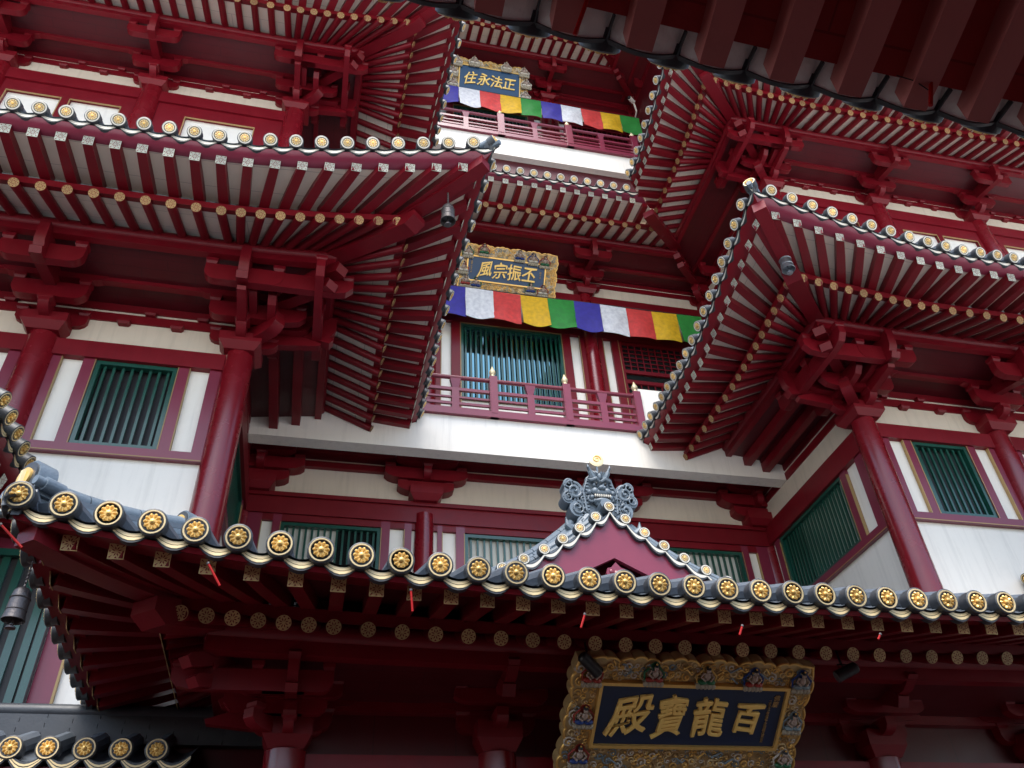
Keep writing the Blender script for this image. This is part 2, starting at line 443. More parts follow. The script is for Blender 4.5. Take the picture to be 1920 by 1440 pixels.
                for q, sag in lip:
                    zt = q[2]-.050-.055*sag; hh = .022+.024*sag; q = (q[0], q[1]-.05, q[2])
                    vs += [(q[0], q[1]-.05, zt), (q[0], q[1]+.012, zt), (q[0], q[1]+.016, zt-hh*2), (q[0], q[1]-.05, zt-hh*2)]
                n_ = len(lip)
                g.add(vs, [(4*j+a, 4*j+(a+1) % 4, 4*j+4+(a+1) % 4, 4*j+4+a) for j in range(n_-1) for a in range(4)], "tile_edge")
                for o1, o2, pj in ((.10, .42, .019), (.50, .80, .021)):
                    vs = []
                    for q, sag in lip:
                        zt = q[2]-.050-.055*sag; hh = (.022+.024*sag)*2; q = (q[0], q[1]-.05, q[2])
                        vs += [(q[0], q[1]+pj, zt-hh*o1), (q[0], q[1]+pj, zt-hh*o2)]
                    g.add(vs, [(2*j, 2*j+1, 2*j+3, 2*j+2) for j in range(n_-1)], "paint_white" if disc is DISC_P else "ring_gold")
            roof = put("tiled_roof", g, par, F)
            for u in ut:
                q = s.P(u, dd, zd)
                put("tile_end", disc, par, F@T(q[0], q[1]+.045, q[2]-.022)@Matrix.Rotation(math.radians(-s.tilt), 4, 'X'))
        if ceil:
            g = G()
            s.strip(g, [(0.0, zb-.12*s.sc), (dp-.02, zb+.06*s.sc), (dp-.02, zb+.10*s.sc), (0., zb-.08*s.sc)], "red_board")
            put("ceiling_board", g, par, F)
        return us
    def hip(s, par, sgn=1, red="red", endcap=True):
        """hip beams from the corner column out along the diagonal; sgn=+1 at b, -1 at a"""
        F = s.F; c0 = s.b if sgn > 0 else s.a; k = s.kb if sgn > 0 else -s.ka
        L = math.hypot(1, k); ax = Vector((1, -sgn*k, 0)).normalized()
        def ctr(d, z, dz=0):
            u = c0+sgn*k*d; q = s.P(u, d, z); return Vector((q[0], q[1], q[2]+dz))
        def beam(stations, w, m):
            g = G(); rings = []
            for d, z0, z1 in stations:
                c = ctr(d, 0)
                rings.append([c-ax*w+Vector((0, 0, z0)), c+ax*w+Vector((0, 0, z0)), c+ax*w+Vector((0, 0, z1)), c-ax*w+Vector((0, 0, z1))])
            g.loft(rings, m); return g
        sc = s.sc
        st = []
        for d in (s.dp*.5, s.dp, (s.dp+s.dr)/2, s.dr, s.dr+.12*sc):
            zc = s.zR(d); b = zc-.16*sc if d < s.dr+.02 else zc-.03
            st.append((d, b, zc+.1))
        put("hip_beam", beam(st, .15*sc, red), par, F)
        st = []
        for i in range(6):
            d = s.dr-.25+(s.df+.08-s.dr+.25)*i/5; zc = s.zF(d); st.append((d, zc-.15*sc+.05*sc*(i/5)**2, zc+.09))
        g = beam(st, .115*sc, red)
        c = ctr(s.df+.08, s.zF(s.df)); put("upper_hip_beam", g, par, F)
    def ridge(s, par, sgn=1, t0=.0, t1=None, height=.22, m="slate"):
        """small hip ridge on the roof with a round end tile"""
        F = s.F; c0 = s.b if sgn > 0 else s.a; k = s.kb if sgn > 0 else -s.ka
        g = G(); pts = []
        dd = s.dd-.03
        for i in range(8):
            d = dd+.02-(dd+.02-t0)*i/7; q = s.P(c0+sgn*k*d, d, s.zd+(dd-d)*.5+.03+.05*(1-i/7)**2); pts.append(q)
        g.tube(pts, .095, m, 12)
        for off in (-.075, .075): g.tube([(p[0]+off, p[1]+off, p[2]-.10) for p in pts], .05, m, 6)
        put("hip_ridge", g, par, F)
        q = pts[0]; a = math.atan2(sgn*k, 1)
        put("tile_end", DISC_P if s.pale else DISC, par, F@T(q[0], q[1], q[2])@Matrix.Rotation(-a, 4, 'Z')@Matrix.Rotation(math.radians(12), 4, 'X'))
    pale = False; tilt = 26

# ------------------------------------------------------------------ bracket sets
def arm(g, c, axis, L, z0, h, t, m="red", both=True, e=None):
    """bracket arm centred at c=(u,d), running along unit axis (2D), curved up at its ends"""
    a = e if e is not None else .30*L
    def half(sg):
        return [(sg*L, z0+h), (sg*L, z0+h*.45), (sg*(L-a*.22), z0+h*.20), (sg*(L-a*.6), z0+h*.04), (sg*(L-a), z0)]
    pts = half(1)[::1]+((half(-1)[::-1]) if both else [(0, z0), (0, z0+h)])
    px, py = -axis[1], axis[0]
    def Tm(v):      # v = (s, t, z)
        return (c[0]+axis[0]*v[0]+px*v[1], c[1]+axis[1]*v[0]+py*v[1], v[2])
    g.prism(pts, -t/2, t/2, 1, m, Tm)
def dou(g, u, d, z, w, h, m="red", rot=0.):
    """small bearing block: tapered foot, square top"""
    c, s_ = math.cos(rot), math.sin(rot)
    q = lambda hw, zz: [(u+c*a*hw-s_*b*hw, d+s_*a*hw+c*b*hw, zz) for a, b in ((-1, -1), (1, -1), (1, 1), (-1, 1))]
    g.hexa(q(w*.36, z), q(w*.5, z+h*.42), m); g.hexa(q(w*.5, z+h*.42), q(w*.5, z+h), m)
def outarm(g, ax, L, z0, h, t, nose=None, start=-.1, m="red"):
    px, py = -ax[1], ax[0]
    def Tm(v): return (ax[0]*v[0]+px*v[1], ax[1]*v[0]+py*v[1], v[2])
    a = min(.3, L*.45)
    pts = [(start, z0), (L-a, z0), (L-a*.55, z0+h*.06), (L-a*.2, z0+h*.22), (L, z0+h*.5), (L, z0+h), (start, z0+h)]
    if nose == "hook": pts = [(start, z0), (L-.30, z0), (L-.08, z0+h*.15), (L+.10, z0+h*.9), (L+.02, z0+h*1.35), (L-.12, z0+h), (start, z0+h)]
    if nose == "ang":   # slanting beam, outer end low with a chisel tip
        pts = [(start, z0+h*1.9), (start, z0+h*2.8), (L, z0+h*.85), (L+.05, z0+h*.55), (L-.02, z0)]
    g.prism(pts, -t/2, t/2, 1, m, Tm)
def bracket(sc, kind="mid", diag=None, simple=False):
    g = G(); S = sc; a = .15*S; h = .19*S
    lw = .72*S
    if kind != 'noblock': dou(g, 0, 0, 0, lw, .32*S)
    dirs = [((1, 0), (0, 1))]
    L1, L2, L3 = .30*S, .57*S, .82*S
    dp = 1.4*S
    if kind == "flush":     # under the balcony: short two tier set
        arm(g, (0, .12), (1, 0), .62*S, .22*S, .26*S, .26*S, e=.34*S)
        arm(g, (0, .15), (1, 0), .92*S, .52*S, .28*S, .30*S, e=.34*S)
        arm(g, (0, .36*S), (1, 0), .70*S, .84*S, .26*S, .2*S, e=.3*S)
        outarm(g, (0, 1), .50*S, .50*S, .24*S, .16*S); outarm(g, (0, 1), .62*S, .98*S, .26*S, .18*S)
        for u in (-.52, .52): dou(g, u*S, .12, .50*S, .22*S, .12*S)
        for u in (-.80, .80): dou(g, u*S, .15, .80*S, .22*S, .12*S)
        for u in (-.48, .48): dou(g, u*S, .34*S, 1.14*S, .20*S, .10*S)
        dou(g, 0, .40*S, .74*S, .22*S, .13*S)
        return g
    # wall plane arms
    arm(g, (0, 0), (1, 0), .58*S, .28*S, .27*S, a)
    for u in (-.50, .50): dou(g, u*S, 0, .55*S, .20*S, .10*S)
    # outward arms
    outarm(g, (0, 1), .62*S, .20*S, .26*S, .17*S)
    dou(g, 0, .50*S, .38*S, .25*S, .09*S)
    outarm(g, (0, 1), 1.55*S, .50*S, .19*S, .19*S, "ang")
    # lateral arms on the outward tiers
    arm(g, (0, .50*S), (1, 0), .60*S, .47*S, .34*S, .17*S)
    for u in (-.52, .52): dou(g, u*S, .50*S, .81*S, .20*S, .13*S)
    arm(g, (0, .52*S), (1, 0), .86*S, .93*S, .30*S, .16*S)
    for u in (-.78, .78): dou(g, u*S, .52*S, 1.23*S, .18*S, .09*S)
    arm(g, (0, 1.30*S), (1, 0), .65*S, .56*S, .35*S, .16*S)
    for u in (-.56, .56): dou(g, u*S, 1.30*S, .91*S, .20*S, .13*S)
    outarm(g, (0, 1), 1.36*S, .84*S, .30*S, .155*S)
    # faceted nose in front of the purlin
    w = .085*S
    g.loft([[(-w, 1.15*S, .62*S), (w, 1.15*S, .62*S), (w, 1.15*S, 1.12*S), (-w, 1.15*S, 1.12*S)],
            [(-w, 1.50*S, .64*S), (w, 1.50*S, .64*S), (w, 1.50*S, 1.14*S), (-w, 1.50*S, 1.14*S)],
            [(-w, 1.60*S, .78*S), (w, 1.60*S, .78*S), (w, 1.60*S, 1.16*S), (-w, 1.60*S, 1.16*S)],
            [(-w*.98, 1.63*S, 1.02*S), (w*.98, 1.63*S, 1.02*S), (w*.98, 1.63*S, 1.18*S), (-w*.98, 1.63*S, 1.18*S)]], "red")
    if diag is not None:     # diagonal members; diag = (du, dd) unit
        ax = diag; r = math.atan2(ax[1], ax[0])
        outarm(g, ax, .92*S, .22*S, .30*S, .22*S)
        outarm(g, ax, 2.10*S, .54*S, .24*S, .22*S, "ang")
        outarm(g, ax, 2.30*S, .80*S, .26*S, .22*S, "ang", start=.4)
        dou(g, ax[0]*.76*S, ax[1]*.76*S, .50*S, .28*S, .12*S, rot=r)
        dou(g, ax[0]*1.75*S, ax[1]*1.75*S, .84*S, .26*S, .12*S, rot=r)
    return g
def corner_arms(sc, sg):
    """arms that run past the corner column along the wall line (u direction), sg = sign of the outside"""
    g = G(); S = sc; a = .15*S; h = .19*S
    L1, L2, L3 = .30*S, .57*S, .82*S
    # crossing arms of the return side
    h = .34*S
    for d, z, L in ((.50, .47*S, 1.08), (1.30, .56*S, 1.86)):
        px = lambda x: sg*x*S
        pts = [(px(-.2), z), (px(L-.32), z), (px(L-.12), z+h*.12), (px(L), z+h*.5), (px(L), z+h), (px(-.2), z+h)]
        g.prism(pts, d*S-a*.48, d*S+a*.48, 1, "red")
        dou(g, px(L-.1), d*S, z+h, .2*S, .10*S)
    # beam ends: pointed wedge and round nosed arm
    pts = [(0, L1+.02), (sg*.62*S, L1+.05*S), (sg*1.35*S, L1+.13*S), (sg*1.38*S, L1+.2*S), (sg*.75*S, L1+.42*S), (0, L1+.44*S)]
    g.prism(pts, -a*.5, a*.5, 1, "red")
    pts = [(0, L2+.02), (sg*.95*S, L2+.02), (sg*1.12*S, L2+.08*S), (sg*1.2*S, L2+.2*S), (sg*1.08*S, L2+.3*S), (0, L2+.3*S)]
    g.prism(pts, .1*S, .1*S+a*.9, 1, "red")
    return g
BR = {}
def put_bracket(par, F, u, sc, kind="mid", diag=None):
    key = (sc, kind, diag)
    if key not in BR: BR[key] = bracket(sc, kind, diag).mesh("bracket_set")
    put("bracket_set", BR[key], par, F@T(u))

def wall_beams(par, F, u0, u1, sc, cream=True, zt=None, wall="cream", beams=((.55, .74), (.81, .97), (1.04, 1.3)), out=0.):
    g = G()
    g.box(u0, u1, -.14, -.02, -.02, 1.5*sc, wall); put("upper_wall", g, par, F)
    g = G()
    for a, b in beams:
        g = G(); g.box(u0, u1, -.05, .012, a*sc, b*sc, "red"); put("wall_beam", g, par, F)
    g = G(); g.box(u0, u1+out, .455*sc, .585*sc, .97*sc, 1.20*sc, "red"); put("wall_beam", g, par, F)
def beam_blocks(par, F, us, sc):
    for u in us:
        g = G(); dou(g, u, .0, .47*sc, .22*sc, .095*sc); put("bearing_block", g, par, F)
        g = G(); dou(g, u+.4*sc, .0, .735*sc, .20*sc, .085*sc); put("bearing_block", g, par, F)

def column(par, F, u, z0, z1, r, d=0, lac="red_lacquer"):
    g = G(); H = z1-z0; pr = []
    for i in range(9):
        f = i/8; pr.append((r*(1.0-.13*f**2.2), H*f))
    pr += [(r*.80, H+.012), (r*.62, H+.03)]
    g.lathe(pr, lac, 28)
    put("column", g, par, F@T(u, d, z0))

def window(par, F, u0, u1, z0, z1, nb, fr_m="red_skylit", bar=.045, frame=.075, blind=None, pane="glass", dep=.12):
    """green barred window: frame > bars > pane"""
    g = G(); y0, y1 = -.02, .03
    for a, b, c, e in ((u0, u1, z1-frame, z1), (u0, u1, z0, z0+frame), (u0, u0+frame, z0+frame, z1-frame), (u1-frame, u1, z0+frame, z1-frame)):
        g.box(a, b, y0-dep*.6, y1, c, e, "green")
    w = put("window", g, par, F)
    g = G()
    for i in range(nb):
        u = u0+frame+(u1-u0-2*frame)*(i+.5)/nb
        g.box(u-bar/2, u+bar/2, y0-.055, y0-.01, z0+frame, z1-frame, "green")
    put("window_bars", g, w, F)
    g = G(); g.box(u0+.01, u1-.01, y0-dep-.02, y0-dep, z0+.01, z1-.01, pane); put("window_pane", g, w, F)
    if blind:
        g = G(); g.box(u0+frame+(u1-u0-2*frame)*blind[0], u0+frame+(u1-u0-2*frame)*blind[1], y0-.115, y0-.09, z0+.05, z1-.06, "blind"); put("window_blind", g, w, F)
    return w

def bay(par, F, cols, z, spec):
    """one bay of a timber wall between column axes; z dict: top, beam, wtop, wbot, sill, base"""
    cl, crr = cols
    g = G(); g.box(cl, crr, -.055, .10, z["beam"], z["top"]-.03, "red")
    put("tie_beam", g, par, F)
    g = G()
    for a, b in spec["posts"]: g.box(a, b, -.05, .05, z["sill"]+.17, z["beam"], "red_skylit")
    g.box(cl, crr, -.052, .062, z["sill"], z["sill"]+.175, "red_skylit")
    if spec.get("head"): g.box(cl, crr, -.049, .047, z["beam"]-spec["head"], z["beam"]+.01, "red")
    put("window_frame", g, par, F)
    g = G()
    for e, zz0, zz1 in spec["gold"]: g.box(e-.008, e+.008, -.02, .056, zz0, zz1, "gold_paint")
    g.box(cl+.1, crr-.1, .05, .068, z["sill"]+.012, z["sill"]+.03, "gold_paint")
    put("gold_trim", g, par, F)
    g = G(); g.box(cl, crr, -.13, -.03, z["base"], z["beam"], "white") if not spec.get("holes") else None
    if spec.get("holes"):
        a, b, c, e = spec["holes"]
        for q in ((cl, a, z["base"], z["beam"]), (b, crr, z["base"], z["beam"]), (a, b, z["base"], c), (a, b, e, z["beam"])):
            g.box(q[0], q[1], -.13, -.03, q[2], q[3], "white")
    put("wall_panel", g, par, F)

# ------------------------------------------------------------------ the two towers
T1 = 9.95; T2 = 17.55; S2 = .85
Z1 = dict(top=T1, beam=9.57, wtop=9.57, wbot=7.9, sill=7.66, base=1.0)
def tower(sg):
    """sg=+1: tower on the left of the picture (courtyard side +X); -1: its mirror on the right"""
    X0 = XL if sg > 0 else XR; X1 = -1.75 if sg > 0 else 10.58
    tw = thing("temple_tower", (X0-sg*5, 15, 0),
               "left one of the two red and white temple towers with tiled eaves" if sg > 0 else
               "right one of the two red and white temple towers, its barred side window visible", "tower")
    tv = (sg, 0); nv = (0, -1)
    Ff = fr(X0, D, 0, tv, nv)                    # front wall, u>0 towards the court
    Fs = fr(X0, D, 0, nv, tv)                    # court side wall: u towards the camera, d towards the court
    nb = 3
    P = 3.21
    bays = [(-P*(i+1), -P*i) for i in range(nb)]
    # lower storey columns
    for i in range(nb+1): column(tw, Ff, -P*i, -1.6, T1, .285)
    column(tw, Fs, -4.62, -1.6, T1-.05, .26, d=0)
    off = lambda b, x: b[1]+x
    for b in bays:
        o = b[1]+.025
        wx = (o-2.30, o-.985)
        posts = [(o-3.02, o-2.84), (o-2.50, o-2.30), (o-.985, o-.785), (o-.455, o-.26)]
        gold = [(o-2.84, Z1["sill"]+.17, Z1["beam"]), (o-2.31, Z1["sill"]+.17, Z1["beam"]), (o-.785, Z1["sill"]+.17, Z1["beam"]), (o-.975, Z1["sill"]+.17, Z1["beam"])]
        bay(tw, Ff, b, Z1, dict(posts=posts, gold=gold, holes=(wx[0], wx[1], Z1["sill"]+.175, Z1["beam"]-.01)))
        window(tw, Ff, wx[0], wx[1], Z1["sill"]+.175, Z1["beam"]-.005, 8, pane='dark')
    wall_beams(tw, fr(X0, D, T1, tv, nv), -P*nb, 0.05, 1.)
    for b in bays: beam_blocks(tw, fr(X0, D, T1, tv, nv), [b[0]+P*.36, b[0]+P*.64], 1.)
    # side wall
    bs = (-4.5, 0)
    wx = (-4.02, -1.2)
    posts = [(-4.24, -4.02), (-1.2, -.98), (-4.55, -4.42), (-.58, -.25)]
    gold = [(-4.02, 7.84, 9.3), (-4.42, 7.84, 9.3), (-.98, 7.84, 9.3), (-1.19, 7.84, 9.3)]
    Zs = dict(Z1); Zs["beam"] = 9.42
    bay(tw, Fs, bs, Zs, dict(posts=posts, gold=gold, holes=(wx[0], wx[1], Zs["sill"]+.175, 9.40)))
    window(tw, Fs, wx[0], wx[1], Zs["sill"]+.175, 9.41, 21, blind=(.3, 1))
    wall_beams(tw, fr(X0, D, T1, nv, tv), -4.5, -.05, 1.)
    # brackets and first big eave
    FT = fr(X0, D, T1, tv, nv); FS = fr(X0, D, T1, nv, tv)
    for i in range(1, nb+1): put_bracket(tw, FT, -P*i, 1.)
    dg = (round(math.sqrt(.5), 6),)*2
    put_bracket(tw, FT, 0, 1.002, "mid", dg)
    put_bracket(tw, FS@T(.008), 0, 1., "noblock", None)
    put("corner_arm", corner_arms(1., 1), tw, FT); put("corner_arm", corner_arms(.985, 1), tw, FS)
    # side beam stubs under the side eave that die into the balcony slab
    g = G()
    for d, z, w in ((.50, .72, .09), (.95, .86, .09)):
        g.box(-3.09, -.3, d-w, d+w, z, z+.22, "red")
    put("side_beam", g, tw, FS)
    E = Eave(FT, tw, -P*nb-.2, 0, 0, 1.)
    E.build(tw, .384, -.74, .3675, -1.15, vis=(-9.4, 9), fas_m="red_skylit", disc=DISC_P)
    E.hip(tw); E.ridge(tw, t0=1.2)
    E2 = Eave(FS, tw, -3.1, 0, 0, 1.)
    E2.build(tw, .384, -.74, .3675, -1.15, vis=(-3.1, 9), disc=DISC_P)
    # upper storey: columns, panels, brackets, second eave
    FT = fr(X1, D, 0, tv, nv); FS = fr(X1, D, 0, nv, tv)
    for i in range(nb+1): column(tw, FT, -3.17*i, 12.6, T2, .27)
    g = G(); g.box(-3.17*nb, 0, -.055, .10, T2-.40, T2-.03, "red"); put("tie_beam", g, tw, FT)
    for i in range(nb):
        c = -3.17*i; g = G(); gt = G()
        panels = ((c-2.30, c-.82),) if i == 0 else ((c-1.52, c-.50), (c-2.80, c-1.72))
        g.box(c-3.17, c, -.13, -.03, 12.6, T2-.4, "white")
        put("wall_panel", g, tw, FT)
        g = G(); zt = T2-.78
        us = sorted([c-3.17]+[x for p in panels for x in p]+[c])
        for a, b in zip(us[::2], us[1::2]): g.box(a, b, -.05, .05, 12.6, T2-.4, "red")
        for p in panels: g.box(p[0]-.001, p[1]+.001, -.05, .048, zt, T2-.4, "red")
        put("window_frame", g, tw, FT)
        for p in panels:
            gt.box(p[0], p[1], .03, .056, zt-.022, zt, "gold_paint")
            gt.box(p[0]-.02, p[0], .03, .056, 12.6, zt, "gold_paint"); gt.box(p[1], p[1]+.02, .03, .056, 12.6, zt, "gold_paint")
        put("gold_trim", gt, tw, FT)
    g = G(); g.box(-4.5, -.02, -.16, -.04, 11.6, T2, "red_board"); g.box(-4.5, 0, -.05, .08, T2-.4, T2-.03, "red")
    put("side_wall", g, tw, FS)
    FT = fr(X1, D, T2, tv, nv); FS = fr(X1, D, T2, nv, tv)
    wall_beams(tw, FT, -3.17*nb, 0.05, S2); wall_beams(tw, FS, -4.5, -.05, S2)
    for i in range(nb): beam_blocks(tw, FT, [-3.17*i-1.15, -3.17*i-2.0], S2)
    for i in range(1, nb+1): put_bracket(tw, FT, -3.17*i, S2)
    put_bracket(tw, FT, 0, S2, "mid", dg); put_bracket(tw, FS@T(.008), 0, S2, "noblock")
    put("corner_arm", corner_arms(S2, 1), tw, FT); put("corner_arm", corner_arms(S2*.985, 1), tw, FS)
    k = 1.13
    E = Eave(FT, tw, -3.17*nb-.2, 0, 0, k, sc=S2, H=.5, O=.25)
    E.build(tw, .355, -.30, .3675, -.2, vis=(-8.6, 9) if sg > 0 else (-7.6, 9))
    E.hip(tw)
    E2 = Eave(FS, tw, -4.5, 1/k, 0, 1/k, sc=S2, dsc=k, H=.5, O=.25*k, l0=.5/k)
    E2.ka = 1.0
    E2.build(tw, .355, -.30, .3675, -.2, vis=(-4.5, 9), disc=DISC_P)
    return tw
TL = tower(1); TR = tower(-1)

# ------------------------------------------------------------------ the recessed hall between the towers
hall = thing("temple_hall", (XC, 18, 0), "recessed temple front between the two towers, with red railed balconies on white ledges", "temple hall")
YC = 16.5
Fh = fr(XL, YC, 0, PX, NY); WL = XR-XL
MC = [2.11-XL, 6.72-XL]
# lower windows floor
for u in MC: column(hall, Fh, u, -1.6, 9.62, .245)
for i, (a, b) in enumerate(((0, MC[0]), (MC[0], MC[1]), (MC[1], WL))):
    Zh = dict(top=9.93, beam=9.40, sill=7.2, base=3.0)
    if i == 1: wx = (a+.92, b-.92); posts = [(a+.30, a+.41), (a+.72, a+.92), (b-.92, b-.72), (b-.41, b-.30)]
    elif i == 0: wx = (a+.86, b-.96); posts = [(a+.1, a+.45), (a+.68, a+.86), (b-.96, b-.76), (b-.44, b-.28)]
    else: wx = (a+.96, b-.86); posts = [(a+.28, a+.44), (a+.76, a+.96), (b-.86, b-.68), (b-.45, b-.1)]
    zb = 9.22
    gold = [(wx[0]-.012, 7.37, zb), (wx[1]+.012, 7.37, zb), (posts[0][1], 7.37, zb), (posts[3][0], 7.37, zb)]
    bay(hall, Fh, (a, b), Zh, dict(posts=posts, gold=gold, head=.16, holes=(wx[0], wx[1], 7.375, zb)))
    window(hall, Fh, wx[0], wx[1], 7.375, zb, (15, 17, 13)[i], blind=((0, .56), (0, .62), (.1, 1))[i])
g = G(); g.box(0, WL, -.14, -.02, 9.9, 11.4, "cream"); put("upper_wall", g, hall, Fh)
g = G(); g.box(0, WL, -.05, .16, 9.80, 9.9, "red"); g.box(0, WL, -.05, .10, 10.65, 10.81, "red"); g.box(0, WL, -.05, .30, 10.92, 11.09, "red")
put("wall_beam", g, hall, Fh)
Fh1 = fr(XL, YC, 9.88, PX, NY)
for u in MC: put_bracket(hall, Fh1, u, 1.04, "flush")
for u in (0.25, WL-.25): put_bracket(hall, Fh1, u, 1.04, "flush")
# balcony slab
def slab(yf, z0, z1, x0, x1, name):
    g = G(); F = fr(XL, YC, 0, PX, NY)
    df = YC-yf
    g.box(x0-XL, x1-XL, df-.35, df, z0, z1, "white")
    g.box(x0-XL, x1-XL, -2., df-.35, z1-.32, z1-.02, "cream")
    put(name, g, hall, F)
slab(15.1, 10.5, 11.50, XL-.02, XR+.02, "balcony_slab")
slab(16.2, 23.42, 24.39, XL-.6, XR+.6, "balcony_slab")
for a, b in ((XL, 1.66), (7.20, XR)):
    g = G(); g.box(a, b, 15.1, 15.3, 11.505, 12.87, "white"); put("parapet", g, hall, T(0, 0, ZO))
def railing(y, z0, h, posts, subs, x0, x1, pw=.19):
    g = G(); s = h/1.14
    P_ = lambda a, b, c, e, f_, g_, m="red_skylit": g.box(a, b, c, e, f_+ZO, g_+ZO, m)
    P_(x0, x1, y-.10, y+.08, z0-.02, z0+.14*s)
    g.tube([(x0, y, z0+1.12*s+ZO), (x1, y, z0+1.12*s+ZO)], .055*s, "red_skylit", 10)
    P_(x0, x1, y-.035, y+.035, z0+.72*s, z0+.80*s)
    P_(x0, x1, y-.025, y+.025, z0+.50*s, z0+.55*s); P_(x0, x1, y-.025, y+.025, z0+.31*s, z0+.38*s)
    P_(x0, x1, y-.02, y+.02, z0+.19*s, z0+.23*s)
    put("balcony_rail", g, hall)
    for x in posts:
        g = G(); g.box(x-pw/2, x+pw/2, y-pw/2, y+pw/2, z0-.02+ZO, z0+1.22*s+ZO, "red_skylit")
        g.box(x-pw*.4, x+pw*.4, y-pw/2-.012, y+pw/2+.01, z0+.1+ZO, z0+1.02*s+ZO, "red_skylit")
        o = put("rail_post", g, hall)
        g = G(); g.lathe([(.075, 0), (.08, .03), (.05, .05), (.045, .09), (.075, .13), (.08, .19), (.05, .25), (.02, .33), (.004, .37)], "pale_gold", 12)
        put("finial", g, o, T(x, y, z0+1.22*s+ZO))
    for x in subs:
        g = G(); g.box(x-.085, x+.085, y-.05, y+.05, z0+.14*s+ZO, z0+.72*s+ZO, "red_skylit")
        g.taper(x, y, z0+.80*s+ZO, z0+1.06*s+ZO, .07, .13, "red_skylit", .5)
        put("rail_strut", g, hall)
ps = [XC+.91*k for k in (-3, -1, 1, 3)]
railing(15.1, 11.50, 1.14, ps, [XC, XC-1.82, XC+1.82], ps[0], ps[-1])
ps = [XC-2.45*k for k in (-2, -1, 0, 1, 2)]
railing(16.2, 24.39, 1.14, ps, [XC+1.22*k for k in (-3, -1, 1, 3)], XL-.3, XR+.3, .24)

# balcony floor wall: barred window, side doors
def hall_floor(Y, z0, T_, door=True, sc=.87, wz=(13.1, 15.75), cap=T2):
    F = fr(XL, Y, 0, PX, NY)
    for u in MC: column(hall, F, u, z0, T_, .225)
    g = G(); g.box(-.4, WL+.4, -.16, -.04, z0, wz[0], "white"); g.box(-.4, WL+.4, -.16, -.04, wz[1], T_, "cream")
    g.box(-.4, MC[0]+.88, -.16, -.04, wz[0], wz[1], "white"); g.box(MC[1]-.88, WL+.4, -.16, -.04, wz[0], wz[1], "white"); put("wall_panel", g, hall, F)
    g = G(); g.box(-.4, WL+.4, -.05, .11, T_-.42, T_-.03, "red"); g.box(-.4, WL+.4, -.045, .06, wz[1], wz[1]+.26, "red")
    for a in (.25, .56, .72, .88):
        pass
    for u in MC:
        for s_ in (-1, 1):
            q = sorted((u+s_*.62, u+s_*.88) if (s_ > 0) == (u == MC[0]) else (u+s_*.60, u+s_*.80)); g.box(q[0], q[1], -.05, .05, z0, wz[1], "red")
            q = sorted((u+s_*.2, u+s_*.34)); g.box(q[0], q[1], -.05, .05, z0, wz[1], "red")
            q = sorted((u+s_*.335, u+s_*.355)); g.box(q[0], q[1], .03, .06, z0, wz[1], "gold_paint")
    g.box(MC[0]+.86, MC[1]-.86, .03, .058, wz[1]-.02, wz[1]+.004, "gold_paint")
    for e in (MC[0]+.872, MC[1]-.872, MC[1]+.812, MC[0]-.812): g.box(e-.012, e+.012, .03, .058, z0, wz[1], "gold_paint")
    put("window_frame", g, hall, F)
    if wz[0] < wz[1]: window(hall, F, MC[0]+.88, MC[1]-.88, wz[0], wz[1]-.02, 19, bar=.05, pane='mirror_glass')
    # lattice doors in the outer bays
    for a, b in ((.35, MC[0]-.82), (MC[1]+.82, WL-.35)):
        g = G(); zt = wz[1]-.03
        g.box(a, b, -.03, .035, zt-1.14, zt-1.02, "red"); g.box(a, b, -.03, .035, zt-1.50, zt-1.38, "red"); g.box(a, b, -.03, .03, z0, zt-2.2, "red")
        g.box(a, b, -.03, .035, zt-.07, zt, "red"); g.box(a, a+.08, -.03, .036, z0, zt, "red"); g.box(b-.08, b, -.03, .036, z0, zt, "red")
        d = put("lattice_door", g, hall, F)
        g = G(); n = 13
        for i in range(n+1):
            x = a+.08+(b-a-.16)*i/n; g.box(x-.016, x+.016, -.01, .012, zt-1.02, zt-.07, "red"); g.box(x-.016, x+.016, -.01, .012, zt-2.2, zt-1.5, "red")
        for i in range(7):
            z = zt-1.02+.95*i/6; g.box(a+.08, b-.08, -.008, .014, z-.014, z+.014, "red")
        for i in range(5):
            z = zt-2.2+.7*i/4; g.box(a+.08, b-.08, -.008, .014, z-.014, z+.014, "red")
        put("lattice", g, d, F)
        g = G(); g.box(a+.02, b-.02, -.038, -.034, z0, zt, "glass"); put("door_pane", g, d, F)
    Ft = fr(XL, Y, T_, PX, NY)
    wall_beams(hall, Ft, -.4, WL+.4, sc, wall="red_board" if cap > 20 else "cream")
    for u in MC: put_bracket(hall, Ft, u, sc)
    h_ = round(math.sqrt(.5), 6)
    put_bracket(hall, Ft, 0.02, sc, "mid", (h_, h_)); put_bracket(hall, Ft, WL-.02, sc, "mid", (-h_, h_))
    # diagonal valley beams at the inner corners
    for x0, s_ in ((0, 1), (WL, -1)):
        g = G()
        pts = [(x0+s_*t, t, (1.1*sc+.34)-(t-1.2)*.40 if t < 3.2 else .7) for t in (.8, 1.2, 1.8, 2.3, 2.9)]
        rings = []
        for p in pts:
            ax = Vector((s_*.7, -.7, 0))*.15
            c = Vector(p); rings.append([c-ax-Vector((0, 0, .12)), c+ax-Vector((0, 0, .12)), c+ax+Vector((0, 0, .1)), c-ax+Vector((0, 0, .1))])
        g.loft(rings, "red")
        put("valley_beam", g, hall, Ft)
    E = Eave(Ft, hall, 0, 1., WL, -1., sc=sc)
    return E
E = hall_floor(YC, 11.5, 17.38)
E.build(hall, .402, 3.727-XL, .3790, 3.72-XL, vis=(.4, WL-.4), fas_m="red_skylit", disc=DISC_P)
E = hall_floor(17.5, 24.37, 29.17, wz=(25.5, 27.9), cap=30)
E.a, E.b = -.2, WL+.2
